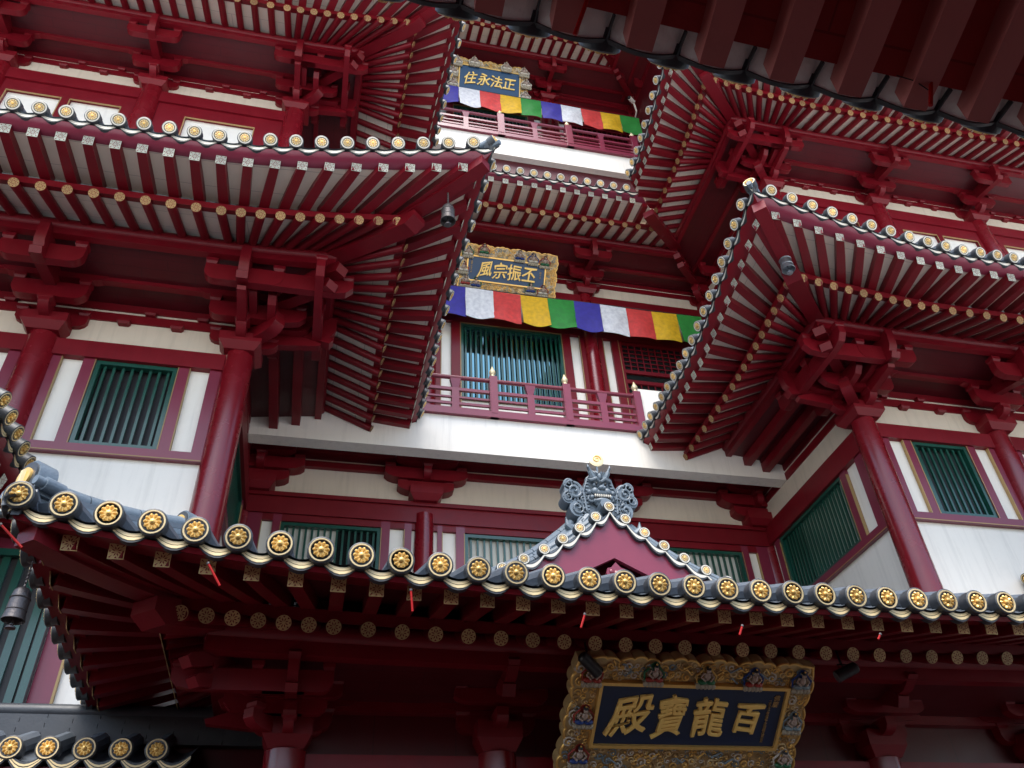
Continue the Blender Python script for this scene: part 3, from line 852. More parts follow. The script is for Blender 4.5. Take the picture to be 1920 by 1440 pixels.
E.build(hall, .402, 3.727-XL, .3790, 3.72-XL, vis=(.4, WL-.4))
# upper inner corners of the top level
g = G(); g.box(XL-.2, XR+.2, 16.42, 16.6, 18.2+ZO, 23.6+ZO, "red_board"); put("upper_wall", g, hall)  # dark sheet added below the upper slab, standing for the shade there
for x0, x1 in ((XL-.6, XL-.2), (XR-.3, XR+.1)):
    g = G(); g.box(x0, x1, 10.4, 17.45, 20.5+ZO, 30.3+ZO, "red_board"); put("side_wall", g, hall)

for x0, n_ in ((XR-.3, NX), (XL-.2, PX)):
    Fq = fr(x0, 17.5, 29.17, NY, n_)
    E = Eave(Fq, hall, 0, 1., 7., 0., sc=.87)
    E.build(hall, .402, .3, .379, .2, tiles=False, vis=(0, 7))
    wall_beams(hall, Fq, 0.1, 7., .87, wall="red_board")
    put_bracket(hall, Fq, 3.4, .87)

# ------------------------------------------------------------------ entrance porch
porch = thing("entrance_porch", (XC, 9.4, 0), "front entrance porch with a long tiled eave and a small gable on top", "porch")
YP = 9.4; PT = 2.56; PXL = -.187; PXR = 2*XC+.187
PW = PXR-PXL
Fp = fr(PXL, YP, 0, PX, NY); Fpt = fr(PXL, YP, PT, PX, NY)
SP = .62
PPROF = dict(dp=.95, zpb=.63, dr=1.5, zr=.687, sR=.5, df=2.47, zf=.614, sF=.316, dd=2.71, zd=.78)
pc = [0, 2.235, PW-2.235, PW]
for u in pc: column(porch, Fp, u, -1.6, PT, .25)
g = G(); g.box(-.2, PW+.2, -.20, .06, PT-.55, PT-.02, "red"); put("tie_beam", g, porch, Fp)
g = G(); g.box(-.05, PW+.05, -.30, -.06, PT-.5, PT+1.9, "red_board"); put("wall_panel", g, porch, Fp)
g = G(); g.box(-.05, PW+.05, -.07, .07, .42, .55, "red"); g.box(-.05, PW+.05, -.07, .07, .62, .78, "red"); put("wall_beam", g, porch, Fpt)
def pbracket():
    g = G()
    dou(g, 0, 0, 0, .50, .30, "red")
    arm(g, (0, 0), (1, 0), .44, .22, .20, .13); arm(g, (0, .02), (1, 0), .70, .46, .17, .14)
    outarm(g, (0, 1), .42, .22, .18, .13); outarm(g, (0, 1), .74, .40, .20, .14, "ang"); outarm(g, (0, 1), .98, .52, .16, .12, "hook")
    arm(g, (0, .36), (1, 0), .52, .44, .15, .12)
    for u in (-.38, .38): dou(g, u, 0, .40, .17, .09)
    for u in (-.62, .62): dou(g, u, .02, .62, .17, .09)
    for u in (-.45, 0, .45): dou(g, u, .36, .58, .16, .08)
    return g.mesh("bracket_set")
pb = pbracket()
for u in pc: put("bracket_set", pb, porch, Fpt@T(u))
put("corner_arm", corner_arms(SP, -1), porch, Fpt)
g = bracket(SP, "mid", (-.707107, .707107)); put("bracket_set", g, porch, Fpt)
KP = .83
E = Eave(Fpt, porch, 0, -KP, PW, KP, prof=PPROF, H=.43, O=.12, l0=4.5, p=2.7)
E.tilt = 9
G1 = ("skylit_gold", "red")
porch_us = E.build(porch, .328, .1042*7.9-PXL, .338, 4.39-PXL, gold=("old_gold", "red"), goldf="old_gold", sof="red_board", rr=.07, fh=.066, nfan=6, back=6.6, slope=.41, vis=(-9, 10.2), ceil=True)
E.hip(porch, -1)
PE = E
Fpl = fr(PXL, YP, PT, NY, NX)        # left return of the porch eave
E = Eave(Fpl, porch, -2.55, 0, 0, 1/KP, prof=PPROF, dsc=KP, H=.43, O=.12*KP, l0=5.4, p=2.7)
E.tilt = 9
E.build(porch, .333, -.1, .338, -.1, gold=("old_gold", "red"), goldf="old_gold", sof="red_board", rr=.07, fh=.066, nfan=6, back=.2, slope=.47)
g = G(); g.box(-1.5, 10.4, 11.6, 11.75, 0.1, 2.9+ZO, "red_board"); put("back_wall", g, porch)
# hip ridge with its two end ornaments
def orn(g, c, dirv, s_=1.):
    """ridge end tile: arched collar, gold medallion and two side knobs; faces dirv (2D)"""
    dx, dy = dirv; px, py = -dy, dx
    q = lambda a, b, z: (c[0]+dx*a+px*b, c[1]+dy*a+py*b, c[2]+z)
    ring = []
    n = 16
    outer = [(math.cos(PI*i/n)*.20*s_, .10*s_+math.sin(PI*i/n)*.20*s_) for i in range(n+1)]+[(-.20*s_, -.14*s_), (.20*s_, -.14*s_)]
    g.loft([[q(a, b, z) for b, z in outer] for a in (-.16*s_, .05*s_)], "slate")
    inner = [(b*.72, .10*s_+(z-.10*s_)*.72) for b, z in outer]
    g.loft([[q(a, b, z) for b, z in [(b*.86, .1*s_+(z-.1*s_)*.86) for b, z in outer]] for a in (.05*s_, .075*s_)], "tile_edge")
    med = [(math.cos(2*PI*i/20)*.115*s_, .08*s_+math.sin(2*PI*i/20)*.115*s_) for i in range(20)]
    g.loft([[q(a, b, z) for b, z in med] for a in (.06*s_, .10*s_)], "gold")
    g.hexa([q(.10*s_, -.03*s_, -.01*s_), q(.10*s_, .03*s_, -.01*s_), q(.10*s_, .03*s_, .16*s_), q(.10*s_, -.03*s_, .16*s_)],
           [q(.13*s_, -.02*s_, .0), q(.13*s_, .02*s_, .0), q(.13*s_, .02*s_, .15*s_), q(.13*s_, -.02*s_, .15*s_)], "ring_gold")
    for sg_ in (-1, 1):
        g.tube([q(-.22*s_, sg_*.26*s_, -.04*s_), q(.0, sg_*.26*s_, -.04*s_)], .075*s_, "slate", 12)
        g.tube([q(.0, sg_*.26*s_, -.04*s_), q(.10*s_, sg_*.26*s_, -.04*s_)], .052*s_, "slate", 12)
        for a in range(3):
            g.tube([q(.02*s_, sg_*(.06+.09*a)*s_, (-.20-.02*a)*s_), q(.09*s_, sg_*(.10+.09*a)*s_, (-.22-.02*a)*s_)], .05*s_, "slate", 8)
def hipridge(A, B, name="hip_ridge"):
    g = G(); A = Vector(A); B = Vector(B); N = 12; dv = (A-B); dh = Vector((dv.x, dv.y)).normalized(); px = Vector((-dh.y, dh.x, 0))
    pts = [B+(A-B)*i/N+Vector((0, 0, -.06*math.sin(PI*i/N))) for i in range(N+1)]
    for row, (w, z0, z1) in enumerate(((.15, -.26, -.20), (.13, -.19, -.13), (.115, -.12, -.06), (.10, -.05, .0))):
        g.loft([[p-px*w+Vector((0, 0, z0)), p+px*w+Vector((0, 0, z0)), p+px*w+Vector((0, 0, z1)), p-px*w+Vector((0, 0, z1))] for p in pts], "slate" if row % 2 == 0 else "tile")
    for i in range(6):     # capping roll, in lengths
        a = B+(A-B)*(i/6+.004); b = B+(A-B)*((i+1)/6-.004); s0 = Vector((0, 0, -.06*math.sin(PI*i/6))); s1 = Vector((0, 0, -.06*math.sin(PI*(i+1)/6)))
        g.tube([a+s0+Vector((0, 0, .03)), b+s1+Vector((0, 0, .03))], .085, "slate", 12)
    orn(g, A+Vector((0, 0, -.0)), (dh.x, dh.y), .82); orn(g, B+Vector((0, 0, .02)), (dh.x, dh.y), .55)
    put(name, g, porch)
hipridge((-2.55, 6.88, 4.02+ZO), (-1.45, 8.05, 4.36+ZO))
hipridge((2*XC+2.62, 6.78, 3.98+ZO), (2*XC+1.45, 8.05, 4.36+ZO))

# gable on the porch roof
YG = 11.1
def rake(x):      # height of the disc line over the half span
    t = abs(x)
    return 6.84-.86*t+.11*t*t
g = G()
N = 24; top = [(x, rake(x)-.13) for x in [(-2.9+5.8*i/N) for i in range(N+1)]]
ap = .68
opx = 1.7; oz0 = 5.98
outer = [(XC+x, z) for x, z in top]
inner = [(XC+x, min(z-.02, oz0-.52*abs(x)+.03*x*x)) for x, z in top]
for i in range(N):
    a, b = outer[i], outer[i+1]; c, e = inner[i], inner[i+1]
    g.hexa([(a[0], YG+.02, a[1]), (b[0], YG+.02, b[1]), (b[0], YG+.10, b[1]), (a[0], YG+.10, a[1])][::-1],
           [(c[0], YG+.02, c[1]), (e[0], YG+.02, e[1]), (e[0], YG+.10, e[1]), (c[0], YG+.10, c[1])][::-1], "red_skylit")
put("gable_board", g, porch, T(0, 0, ZO))
g = G()
for i in range(N):
    a, b = top[i], top[i+1]
    g.hexa([(XC+a[0], YG+.5, 4.2), (XC+b[0], YG+.5, 4.2), (XC+b[0], YG+.56, 4.2), (XC+a[0], YG+.56, 4.2)],
           [(XC+a[0], YG+.5, a[1]), (XC+b[0], YG+.5, b[1]), (XC+b[0], YG+.56, b[1]), (XC+a[0], YG+.56, a[1])], "red_board")
put("gable_wall", g, porch, T(0, 0, ZO))
g = G()      # carved pendant under the gable apex
g.prism([(0, .02), (-.09, -.08), (-.16, -.10), (-.19, -.20), (-.12, -.28), (-.16, -.36), (-.10, -.46), (0, -.52), (.10, -.46), (.16, -.36), (.12, -.28), (.19, -.20), (.16, -.10), (.09, -.08)], -.03, .03, 1, "red_skylit")
for x, z, r in ((0, -.20, .07), (-.09, -.16, .045), (.09, -.16, .045), (0, -.38, .06)): g.ball((x, -.035, z), r, "red_skylit", 6, (1, .5, 1))
put("gable_pendant", g, porch, T(XC, YG+.03, oz0+ZO-.10)@Matrix.Scale(.9, 4))
g = G()      # gable roof: rolls, pans, rake ridges
for sgx in (-1, 1):
    for lay, (y0, y1, dz, th) in enumerate(((YG+.02, 16.4, -.12, .06),)):
        rings = []
        for i in range(13):
            x = 2.95*i/12; rings.append([(XC+sgx*x, y0, rake(x)+dz), (XC+sgx*x, y1, rake(x)+dz), (XC+sgx*x, y1, rake(x)+dz+th), (XC+sgx*x, y0, rake(x)+dz+th)])
        g.loft(rings, "tile")
    for j in range(14):
        y = YG+.62+j*.34
        g.tube([(XC+sgx*2.95*i/10, y, rake(2.95*i/10)-.02) for i in range(11)], .08, "tile", 8)
    for (yy, zz, rr_) in ((YG+.30, .10, .085), (YG+.22, .0, .05), (YG+.38, .0, .05), (YG+.30, -.02, .06)):
        g.tube([(XC+sgx*(.05+2.8*i/10), yy, rake(.05+2.8*i/10)+zz) for i in range(11)], rr_, "slate", 10)
for sgx in (-1, 1):
    P1 = Vector((XC+sgx*.50, 11.55, 6.80)); P2 = Vector((XC+sgx*2.02, 11.2, 5.62))
    for off, rr_ in ((0, .07), (-.13, .055), (-.25, .055)):
        for i in range(6):
            a = P1.lerp(P2, i/6+.004); b = P1.lerp(P2, (i+1)/6-.004)
            sg_ = lambda f: Vector((0, 0, -.10*math.sin(PI*f)))
            g.tube([a+sg_(i/6)+Vector((0, off*.3, off*.62)), b+sg_((i+1)/6)+Vector((0, off*.3, off*.62))], rr_, "slate", 10)
g.tube([(XC, YG+.05, 6.98), (XC, 16.4, 6.98)], .1, "slate", 10)
for j in range(3): g.box(XC-.15+.02*j, XC+.15-.02*j, YG+.35, 16.4, 6.72+j*.08, 6.79+j*.08, "slate")
# scalloped lips along the rake
xs = [0, .25, .54, .84, 1.15, 1.48, 1.82, 2.16, 2.5]
for sgx in (-1, 1):
    for a, b in zip(xs[:-1], xs[1:]):
        vs = []; vg = []
        for j in range(9):
            x = a+(b-a)*j/8; sag = math.sin(PI*j/8); z = rake(a)+(rake(b)-rake(a))*j/8-.05-.06*sag; hh = .035+.035*sag
            X_ = XC+sgx*x
            vs += [(X_, YG+.02, z), (X_, YG-.045, z), (X_, YG-.045, z-hh*1.6), (X_, YG+.02, z-hh*1.6)]
            vg += [(X_, YG-.052, z-hh*.35), (X_, YG-.052, z-hh*1.15)]
        g.add(vs, [(4*j+k, 4*j+(k+1) % 4, 4*j+4+(k+1) % 4, 4*j+4+k) for j in range(8) for k in range(4)], "tile_edge")
        g.add(vg, [(2*j, 2*j+1, 2*j+3, 2*j+2) for j in range(8)], "paint_white")
put("gable_roof", g, porch, T(0, 0, ZO))
DPS = disc_pale(.095)
for sgx in (-1, 1):
    for x in xs[(0 if sgx > 0 else 1):]:
        put("tile_end", DPS, porch, fr(XC+sgx*x, YG-.03, rake(x)+.02, PX, NY))

# beast mask at the ridge end, with cloud scrolls and a coin
def spiral(g, c, r, turns, m, sgn=1, tr=.03, a0=0., depth=0., ax="xz", n=26):
    pts = []; rs = []
    for i in range(n+1):
        f = i/n; a = a0+sgn*2*PI*turns*f; rad = r*(1-f*.88)
        pts.append((c[0]+rad*math.cos(a), c[1]-depth*f, c[2]+rad*math.sin(a))); rs.append(tr*(1-.35*f))
    g.tube(pts, rs, m, 8)
g = G(); Y0 = 11.5
SL = "slate"
g.prism([(-.30, -.62), (.30, -.62), (.34, -.2), (.26, .12), (.12, .22), (-.12, .22), (-.26, .12), (-.34, -.2)], -.10, .12, 1, SL)
for sgx in (-1, 1):
    pts = [(sgx*.33, -.12, -.6), (sgx*.36, -.12, -.2), (sgx*.27, -.12, .10), (sgx*.13, -.12, .22)]
    g.tube(pts, .028, SL, 8)
    for i in range(10):
        f = i/9; x = sgx*(.30-.04*f); z = -.55+.62*f; g.box(x-.03, x+.03, -.135, -.10, z-.015, z+.02, SL)
    # face
    g.ball((sgx*.10, -.17, -.05), .065, SL, 8, (1.1, .8, .8)); g.ball((sgx*.10, -.225, -.055), .03, "black", 6)
    g.tube([(sgx*.02, -.20, .01), (sgx*.10, -.24, .045), (sgx*.20, -.20, .03), (sgx*.25, -.16, .09)], [.03, .04, .035, .01], SL, 8)
    g.ball((sgx*.13, -.18, -.19), .085, SL, 8, (1, .8, .9))
    g.tube([(sgx*.10, -.16, .08), (sgx*.17, -.19, .18), (sgx*.24, -.22, .30), (sgx*.25, -.22, .38)], [.055, .05, .03, .005], SL, 8)
    for k in range(4):
        g.tube([(sgx*(.02+.05*k), -.15, .10), (sgx*(.04+.06*k), -.20, .20), (sgx*(.08+.05*k), -.19, .25)], [.035, .03, .008], SL, 6)
    for k in range(4): g.ball((sgx*(.025+.045*k), -.245, -.315), .020, "paint_white", 5, (1, 1, 1.5))
    for k in range(5): g.ball((sgx*(.04+.055*k), -.17, -.45+.025*k*k*.6), .05, SL, 6)
    spiral(g, (sgx*.24, -.16, -.33), .08, 1.2, SL, sgx, .028)
g.ball((0, -.24, -.15), .06, SL, 8, (1.3, 1, .8)); g.ball((-.045, -.27, -.165), .035, SL, 6); g.ball((.045, -.27, -.165), .035, SL, 6)
g.ball((0, -.17, -.22), .16, SL, 8, (1.1, .5, .5)); g.box(-.17, .17, -.21, -.12, -.36, -.28, "black")
g.ball((0, -.17, -.40), .15, SL, 8, (1.3, .7, .42)); g.ball((0, -.19, .13), .045, SL, 8, (1, 1, 1.6))
# cloud scrolls either side
for sgx in (-1, 1):
    for (cx, cz, r, sp_) in ((.56, -.16, .21, 1), (.52, -.52, .17, 1), (.44, -.80, .12, -1), (.70, -.30, .13, -1), (.40, -.34, .13, -1), (.66, -.02, .12, -1), (.36, -.56, .10, 1)):
        c = (sgx*cx, -.06, cz)
        g.lathe([(r*1.02, -.05), (r*1.02, .03), (r*.9, .06), (.01, .06)], SL, 18, 1, (c[0], .02-.06, c[2]))
        g.lathe([(r*1.0, -.16), (r*1.0, .10)], SL, 18, 1, (c[0], .05, c[2]))
        spiral(g, (c[0], -.10, c[2]), r*.86, 1.6, SL, sp_*sgx, r*.16, a0=PI/2, depth=.05)
    g.tube([(sgx*.56, -.08, -.98), (sgx*.66, -.1, -.98), (sgx*.78, -.1, -.88), (sgx*.80, -.1, -.72)], [.08, .075, .06, .015], SL, 8)
    g.tube([(sgx*.30, -.06, -.66), (sgx*.5, -.06, -.86), (sgx*.70, -.06, -1.0)], .09, SL, 8)
o = put("ridge_ornament", g, porch, T(XC, Y0, 7.48+ZO)@Matrix.Diagonal((.80, 1, .92, 1))); tag(o, "blue grey horned beast mask with curling cloud scrolls on the small gable's ridge")
g = G(); g.lathe([(.135, 0), (.14, .02), (.11, .035), (.001, .035)], "pale_gold", 20, 1); g.tube([(0, 0, -.1), (0, .0, -.30)], .02, SL, 6)
spiral(g, (0, .04, 0), .08, 1.5, "gold", 1, .012)
put("coin", g, o, fr(4.42, 11.38, 7.98, PX, NY))

# ------------------------------------------------------------------ side pavilion roofs beside the towers
for sg in (1, -1):
    X0 = XC-sg*(XC+4.04+.0)
    pv = thing("side_pavilion", (X0-sg*3, 11, 0), "roof edge with gold discs jutting in at the left border" if sg > 0 else "roof corner just showing at the right border beside the right tower's white wall", "pavilion")
    F = fr(X0-sg*3.6, 12.0, 5.06, (0, -1), (sg, 0))
    E = Eave(F, pv, -.1, 0, 3.2, 0 if sg > 0 else 0)
    E.build(pv, .36, .1, .35, .15, nfan=0, ceil=False, back=.4)
    g = G(); g.box(-.2, 3.0, -3., -.4, -6.6, 1.5, "red_board"); put("wall_panel", g, pv, F)

# ------------------------------------------------------------------ low wall with tiled coping, lower left
cw = thing("garden_wall", (-4, 10.3, 0), "low wall capped with shade-darkened ridge tiles and a row of gold discs, bottom left under the porch", "wall")
F = fr(-9, 10.35, 2.63, PX, NY); CL = .80
g = G(); g.box(0, 8.75, -.25, .05, -4.2, .34, "red_board"); put("wall_panel", g, cw, F)
g = G(); pit = .345; n = 22
for i in range(n):
    u = .275+pit*i
    if u < 8.1: g.tube([(u, .75, 0), (u, .0, .30)], .095, "tile", 10)
    vs = []; vl = []; v2 = []; rb = []
    for j in range(9):
        x = u+pit*j/8; sag = math.sin(PI*j/8)
        rb.append([(x, .73, -.03-.09*sag), (x, .0, .27-.09*sag)])
        zt = -.045-.085*sag; hh = .056+.06*sag
        vs += [(x, .70, zt), (x, .762, zt), (x, .766, zt-hh), (x, .70, zt-hh)]
        vl += [(x, .772, zt-hh*.22), (x, .772, zt-hh*.40)]; v2 += [(x, .774, zt-hh*.5), (x, .774, zt-hh*.72)]
    g.loft(rb, "tile", False, False)
    g.add(vs, [(4*j+k, 4*j+(k+1) % 4, 4*j+4+(k+1) % 4, 4*j+4+k) for j in range(8) for k in range(4)], "tile_edge")
    for q in (vl, v2): g.add(q, [(2*j, 2*j+1, 2*j+3, 2*j+2) for j in range(8)], "ring_gold")
for k in range(6):
    for i in range(16): g.box(.54*i+(.27 if k % 2 else 0), .54*i+.534+(.27 if k % 2 else 0), -.20+.012*k, .16-.022*k, .22+.058*k, .275+.058*k, "tile_edge")  # ridge courses in the darkest tile colour, standing for shade under the porch eave
g.tube([(0, -.02, .60), (8.95, -.02, .60)], .085, "tile_edge", 12)
g.box(0, 8.3, -.25, .70, -.30, -.16, "red")
put("coping", g, cw, F)
for i in range(n): put("tile_end", DISC, cw, F@T(.275+pit*i, .75, 0))
# lower window of the left tower behind it
Fw = fr(XL, D, 0, PX, NY)
g = G(); g.box(-1.70, -1.42, -.02, .05, 1.0, 6.2, "red_skylit"); g.box(-1.42, -1.39, .0, .06, 1.0, 6.2, "gold_paint"); g.box(-4.6, -1.70, .0, .05, 5.9, 6.2, "red_skylit"); put("window_frame", g, TL, Fw)
window(TL, Fw@T(0, .16), -4.5, -1.70, 2.9, 5.9, 13, bar=.10, frame=.10, pane='dark', dep=.06)

# ------------------------------------------------------------------ near gate roof, top right
gate = thing("gate_roof", (3, -2, 0), "dark underside of a nearby gate roof across the top right, with broad red rafters and grey tiles", "gate")
YN = 1.785
def zN(x): return 3.455+.018*max(0, 3.1-x)**2
pit = .338
x0 = .0947*3.56-4*pit; nn = 18
g = G()
for i in range(nn):
    xa = x0+pit*i; rings = []; rl = []
    for j in range(11):
        x = xa+pit*j/10; sag = math.sin(PI*j/10); z = zN(x)+.06-.055*sag
        rings.append([(x, YN, z), (x, YN-.16, z+.05), (x, YN-.16, z+.09), (x, YN, z+.04)])
        rl.append([(x, YN-.004, z-.010-.004*sag), (x, YN+.018, z-.008), (x, YN+.018, z+.04), (x, YN-.004, z+.04)])
    g.loft(rings, "mortar"); g.loft(rl, "tile_edge")
    z = zN(xa)
    g.tube([(xa, YN-.01, z+.185), (xa, YN-.6, z+.47)], .105, "tile", 12)
    g.box(xa-.004, xa+.004, YN-.12, YN+.0, z+.040, z+.07, "tile_edge")
put("tiled_roof", g, gate, T(0, 0, ZO))
for i in range(nn):
    xa = x0+pit*i
    put("tile_end", DISC, gate, T(xa, YN+.065, zN(xa)+.130+ZO)@Matrix.Rotation(math.radians(-20), 4, 'X')@Matrix.Scale(.85, 4))
g = G(); rings = []
for i in range(25):
    x = x0+(nn*pit)*i/24; z = zN(x)
    rings.append([(x, YN-.125, z+.045), (x, YN-2.6, z+1.11), (x, YN-2.6, z+1.16), (x, YN-.125, z+.085)])
g.loft(rings, "old_red"); put("soffit", g, gate, T(0, 0, ZO))
rx0 = .1285*3.5-5*.3405
for i in range(18):
    x = rx0+.3405*i; g = G(); rings = []; z = zN(x)
    for j in range(9):
        f = j/8; y = YN-.055-.02*0-2.4*f**1.3; zz = z+.43*(YN-y)-.005
        w = .060+.010*min(1, f*3); hb = .105+.05*math.sin(min(1, f*2.2)*PI*.5)
        rings.append([(x-w, y, zz-hb), (x+w, y, zz-hb), (x+w, y, zz+.02), (x-w, y, zz+.02)])
    g.loft(rings, "old_beam"); put("rafter", g, gate, T(0, 0, ZO))
g = G(); g.box(-14, 14, -3.2, -.8, -1.6, 4.4, "old_red"); put("light_block_wall", g, gate, T(0, 0, ZO))  # unseen wall behind the eye, lengthened to keep light off the porch
g = G(); g.hexa([(-14, YN-.5, 3.95), (14, YN-.5, 3.95), (14, -2.0, 5.1), (-14, -2.0, 5.1)], [(-14, YN-.5, 4.0), (14, YN-.5, 4.0), (14, -2.0, 5.2), (-14, -2.0, 5.2)], "bounce_tile")  # unseen pale slab, added to bounce light up onto the tower soffits
put("bounce_deck", g, gate, T(0, 0, ZO))
g = G(); g.hexa([(-14, -6, 3.95), (14, -6, 3.95), (14, -2.0, 5.1), (-14, -2.0, 5.1)], [(-14, -6, 4.0), (14, -6, 4.0), (14, -2.0, 5.2), (-14, -2.0, 5.2)], "bounce_tile")  # back slope of the same added light-bouncing slab
put("bounce_deck", g, gate, T(0, 0, ZO))

# ------------------------------------------------------------------ name boards
def text_mesh(body, size, ext=.02, off=0.0, shear=0., bev=.008):
    cu = bpy.data.curves.new("txt", 'FONT'); cu.body = body; cu.size = size; cu.extrude = ext; cu.offset = off; cu.shear = shear
    cu.bevel_depth = bev; cu.bevel_resolution = 1; cu.align_x = 'CENTER'; cu.align_y = 'CENTER'; cu.resolution_u = 3
    o = bpy.data.objects.new("txt", cu); SC.collection.objects.link(o)
    dg = bpy.context.evaluated_depsgraph_get()
    me = bpy.data.meshes.new_from_object(o.evaluated_get(dg)); bpy.data.objects.remove(o); 
    return me
def figure(g, x, y, z, s_, seat, robe):
    """small seated figure on a lotus, facing +z of the board"""
    g.ball((x, y-.085*s_, z), .10*s_, "weather_stone", 6, (1.35, .42, .55))
    for k in range(5): g.ball((x+(k-2)*.05*s_, y-.10*s_, z+.04*s_), .035*s_, "weather_stone", 5, (1, 1.2, .8))
    for sg_ in (-1, 1):
        g.ball((x+sg_*.055*s_, y-.035*s_, z+.045*s_), .055*s_, robe, 6, (1.15, .62, .7))
        g.tube([(x+sg_*.045*s_, y+.075*s_, z+.03*s_), (x+sg_*.085*s_, y+.03*s_, z+.05*s_), (x+sg_*.03*s_, y+.0, z+.08*s_)], .014*s_, "skin", 6)
        g.tube([(x+sg_*.06*s_, y+.10*s_, z), (x+sg_*.13*s_, y+.03*s_, z+.01*s_), (x+sg_*.11*s_, y-.06*s_, z+.02*s_)], .014*s_, seat, 6)
    g.ball((x, y+.035*s_, z+.04*s_), .045*s_, "skin", 6, (1, 1.25, .7)); g.ball((x, y+.115*s_, z+.045*s_), .030*s_, "skin", 6, (1, 1.1, 1))
    g.ball((x, y+.14*s_, z+.035*s_), .033*s_, "hair", 6, (1, .8, 1)); g.ball((x, y+.165*s_, z+.04*s_), .014*s_, "gold", 5)
    g.lathe([(.062*s_, 0), (.062*s_, .010*s_), (.054*s_, .010*s_), (.054*s_, 0)], seat, 14, 2, (x, y+.115*s_, z))
def scallop(W, H, mg, amp, step):
    """outline of the frame, with cloud lobes"""
    pts = []
    x0, x1, y0, y1 = -W/2-mg[0], W/2+mg[1], -H/2-mg[3], H/2+mg[2]
    def edge(a, b, nrm, n):
        L = math.hypot(b[0]-a[0], b[1]-a[1])
        for i in range(n*8):
            f = i/(n*8); lobe = abs(math.sin(PI*f*n))**.6; big = math.sin(PI*f*max(1, n//3))
            k = amp*(lobe*.5+abs(big)*.9-.45)
            fade = min(1, min(f, 1-f)*8)
            pts.append((a[0]+(b[0]-a[0])*f+nrm[0]*k*fade, a[1]+(b[1]-a[1])*f+nrm[1]*k*fade))
    nx = max(3, int((x1-x0)/step)//3*3); ny = max(3, int((y1-y0)/step)//3*3)
    edge((x0, y1), (x1, y1), (0, 1), nx); edge((x1, y1), (x1, y0), (1, 0), ny); edge((x1, y0), (x0, y0), (0, -1), nx); edge((x0, y0), (x0, y1), (-1, 0), ny)
    return pts, (x0, x1, y0, y1)
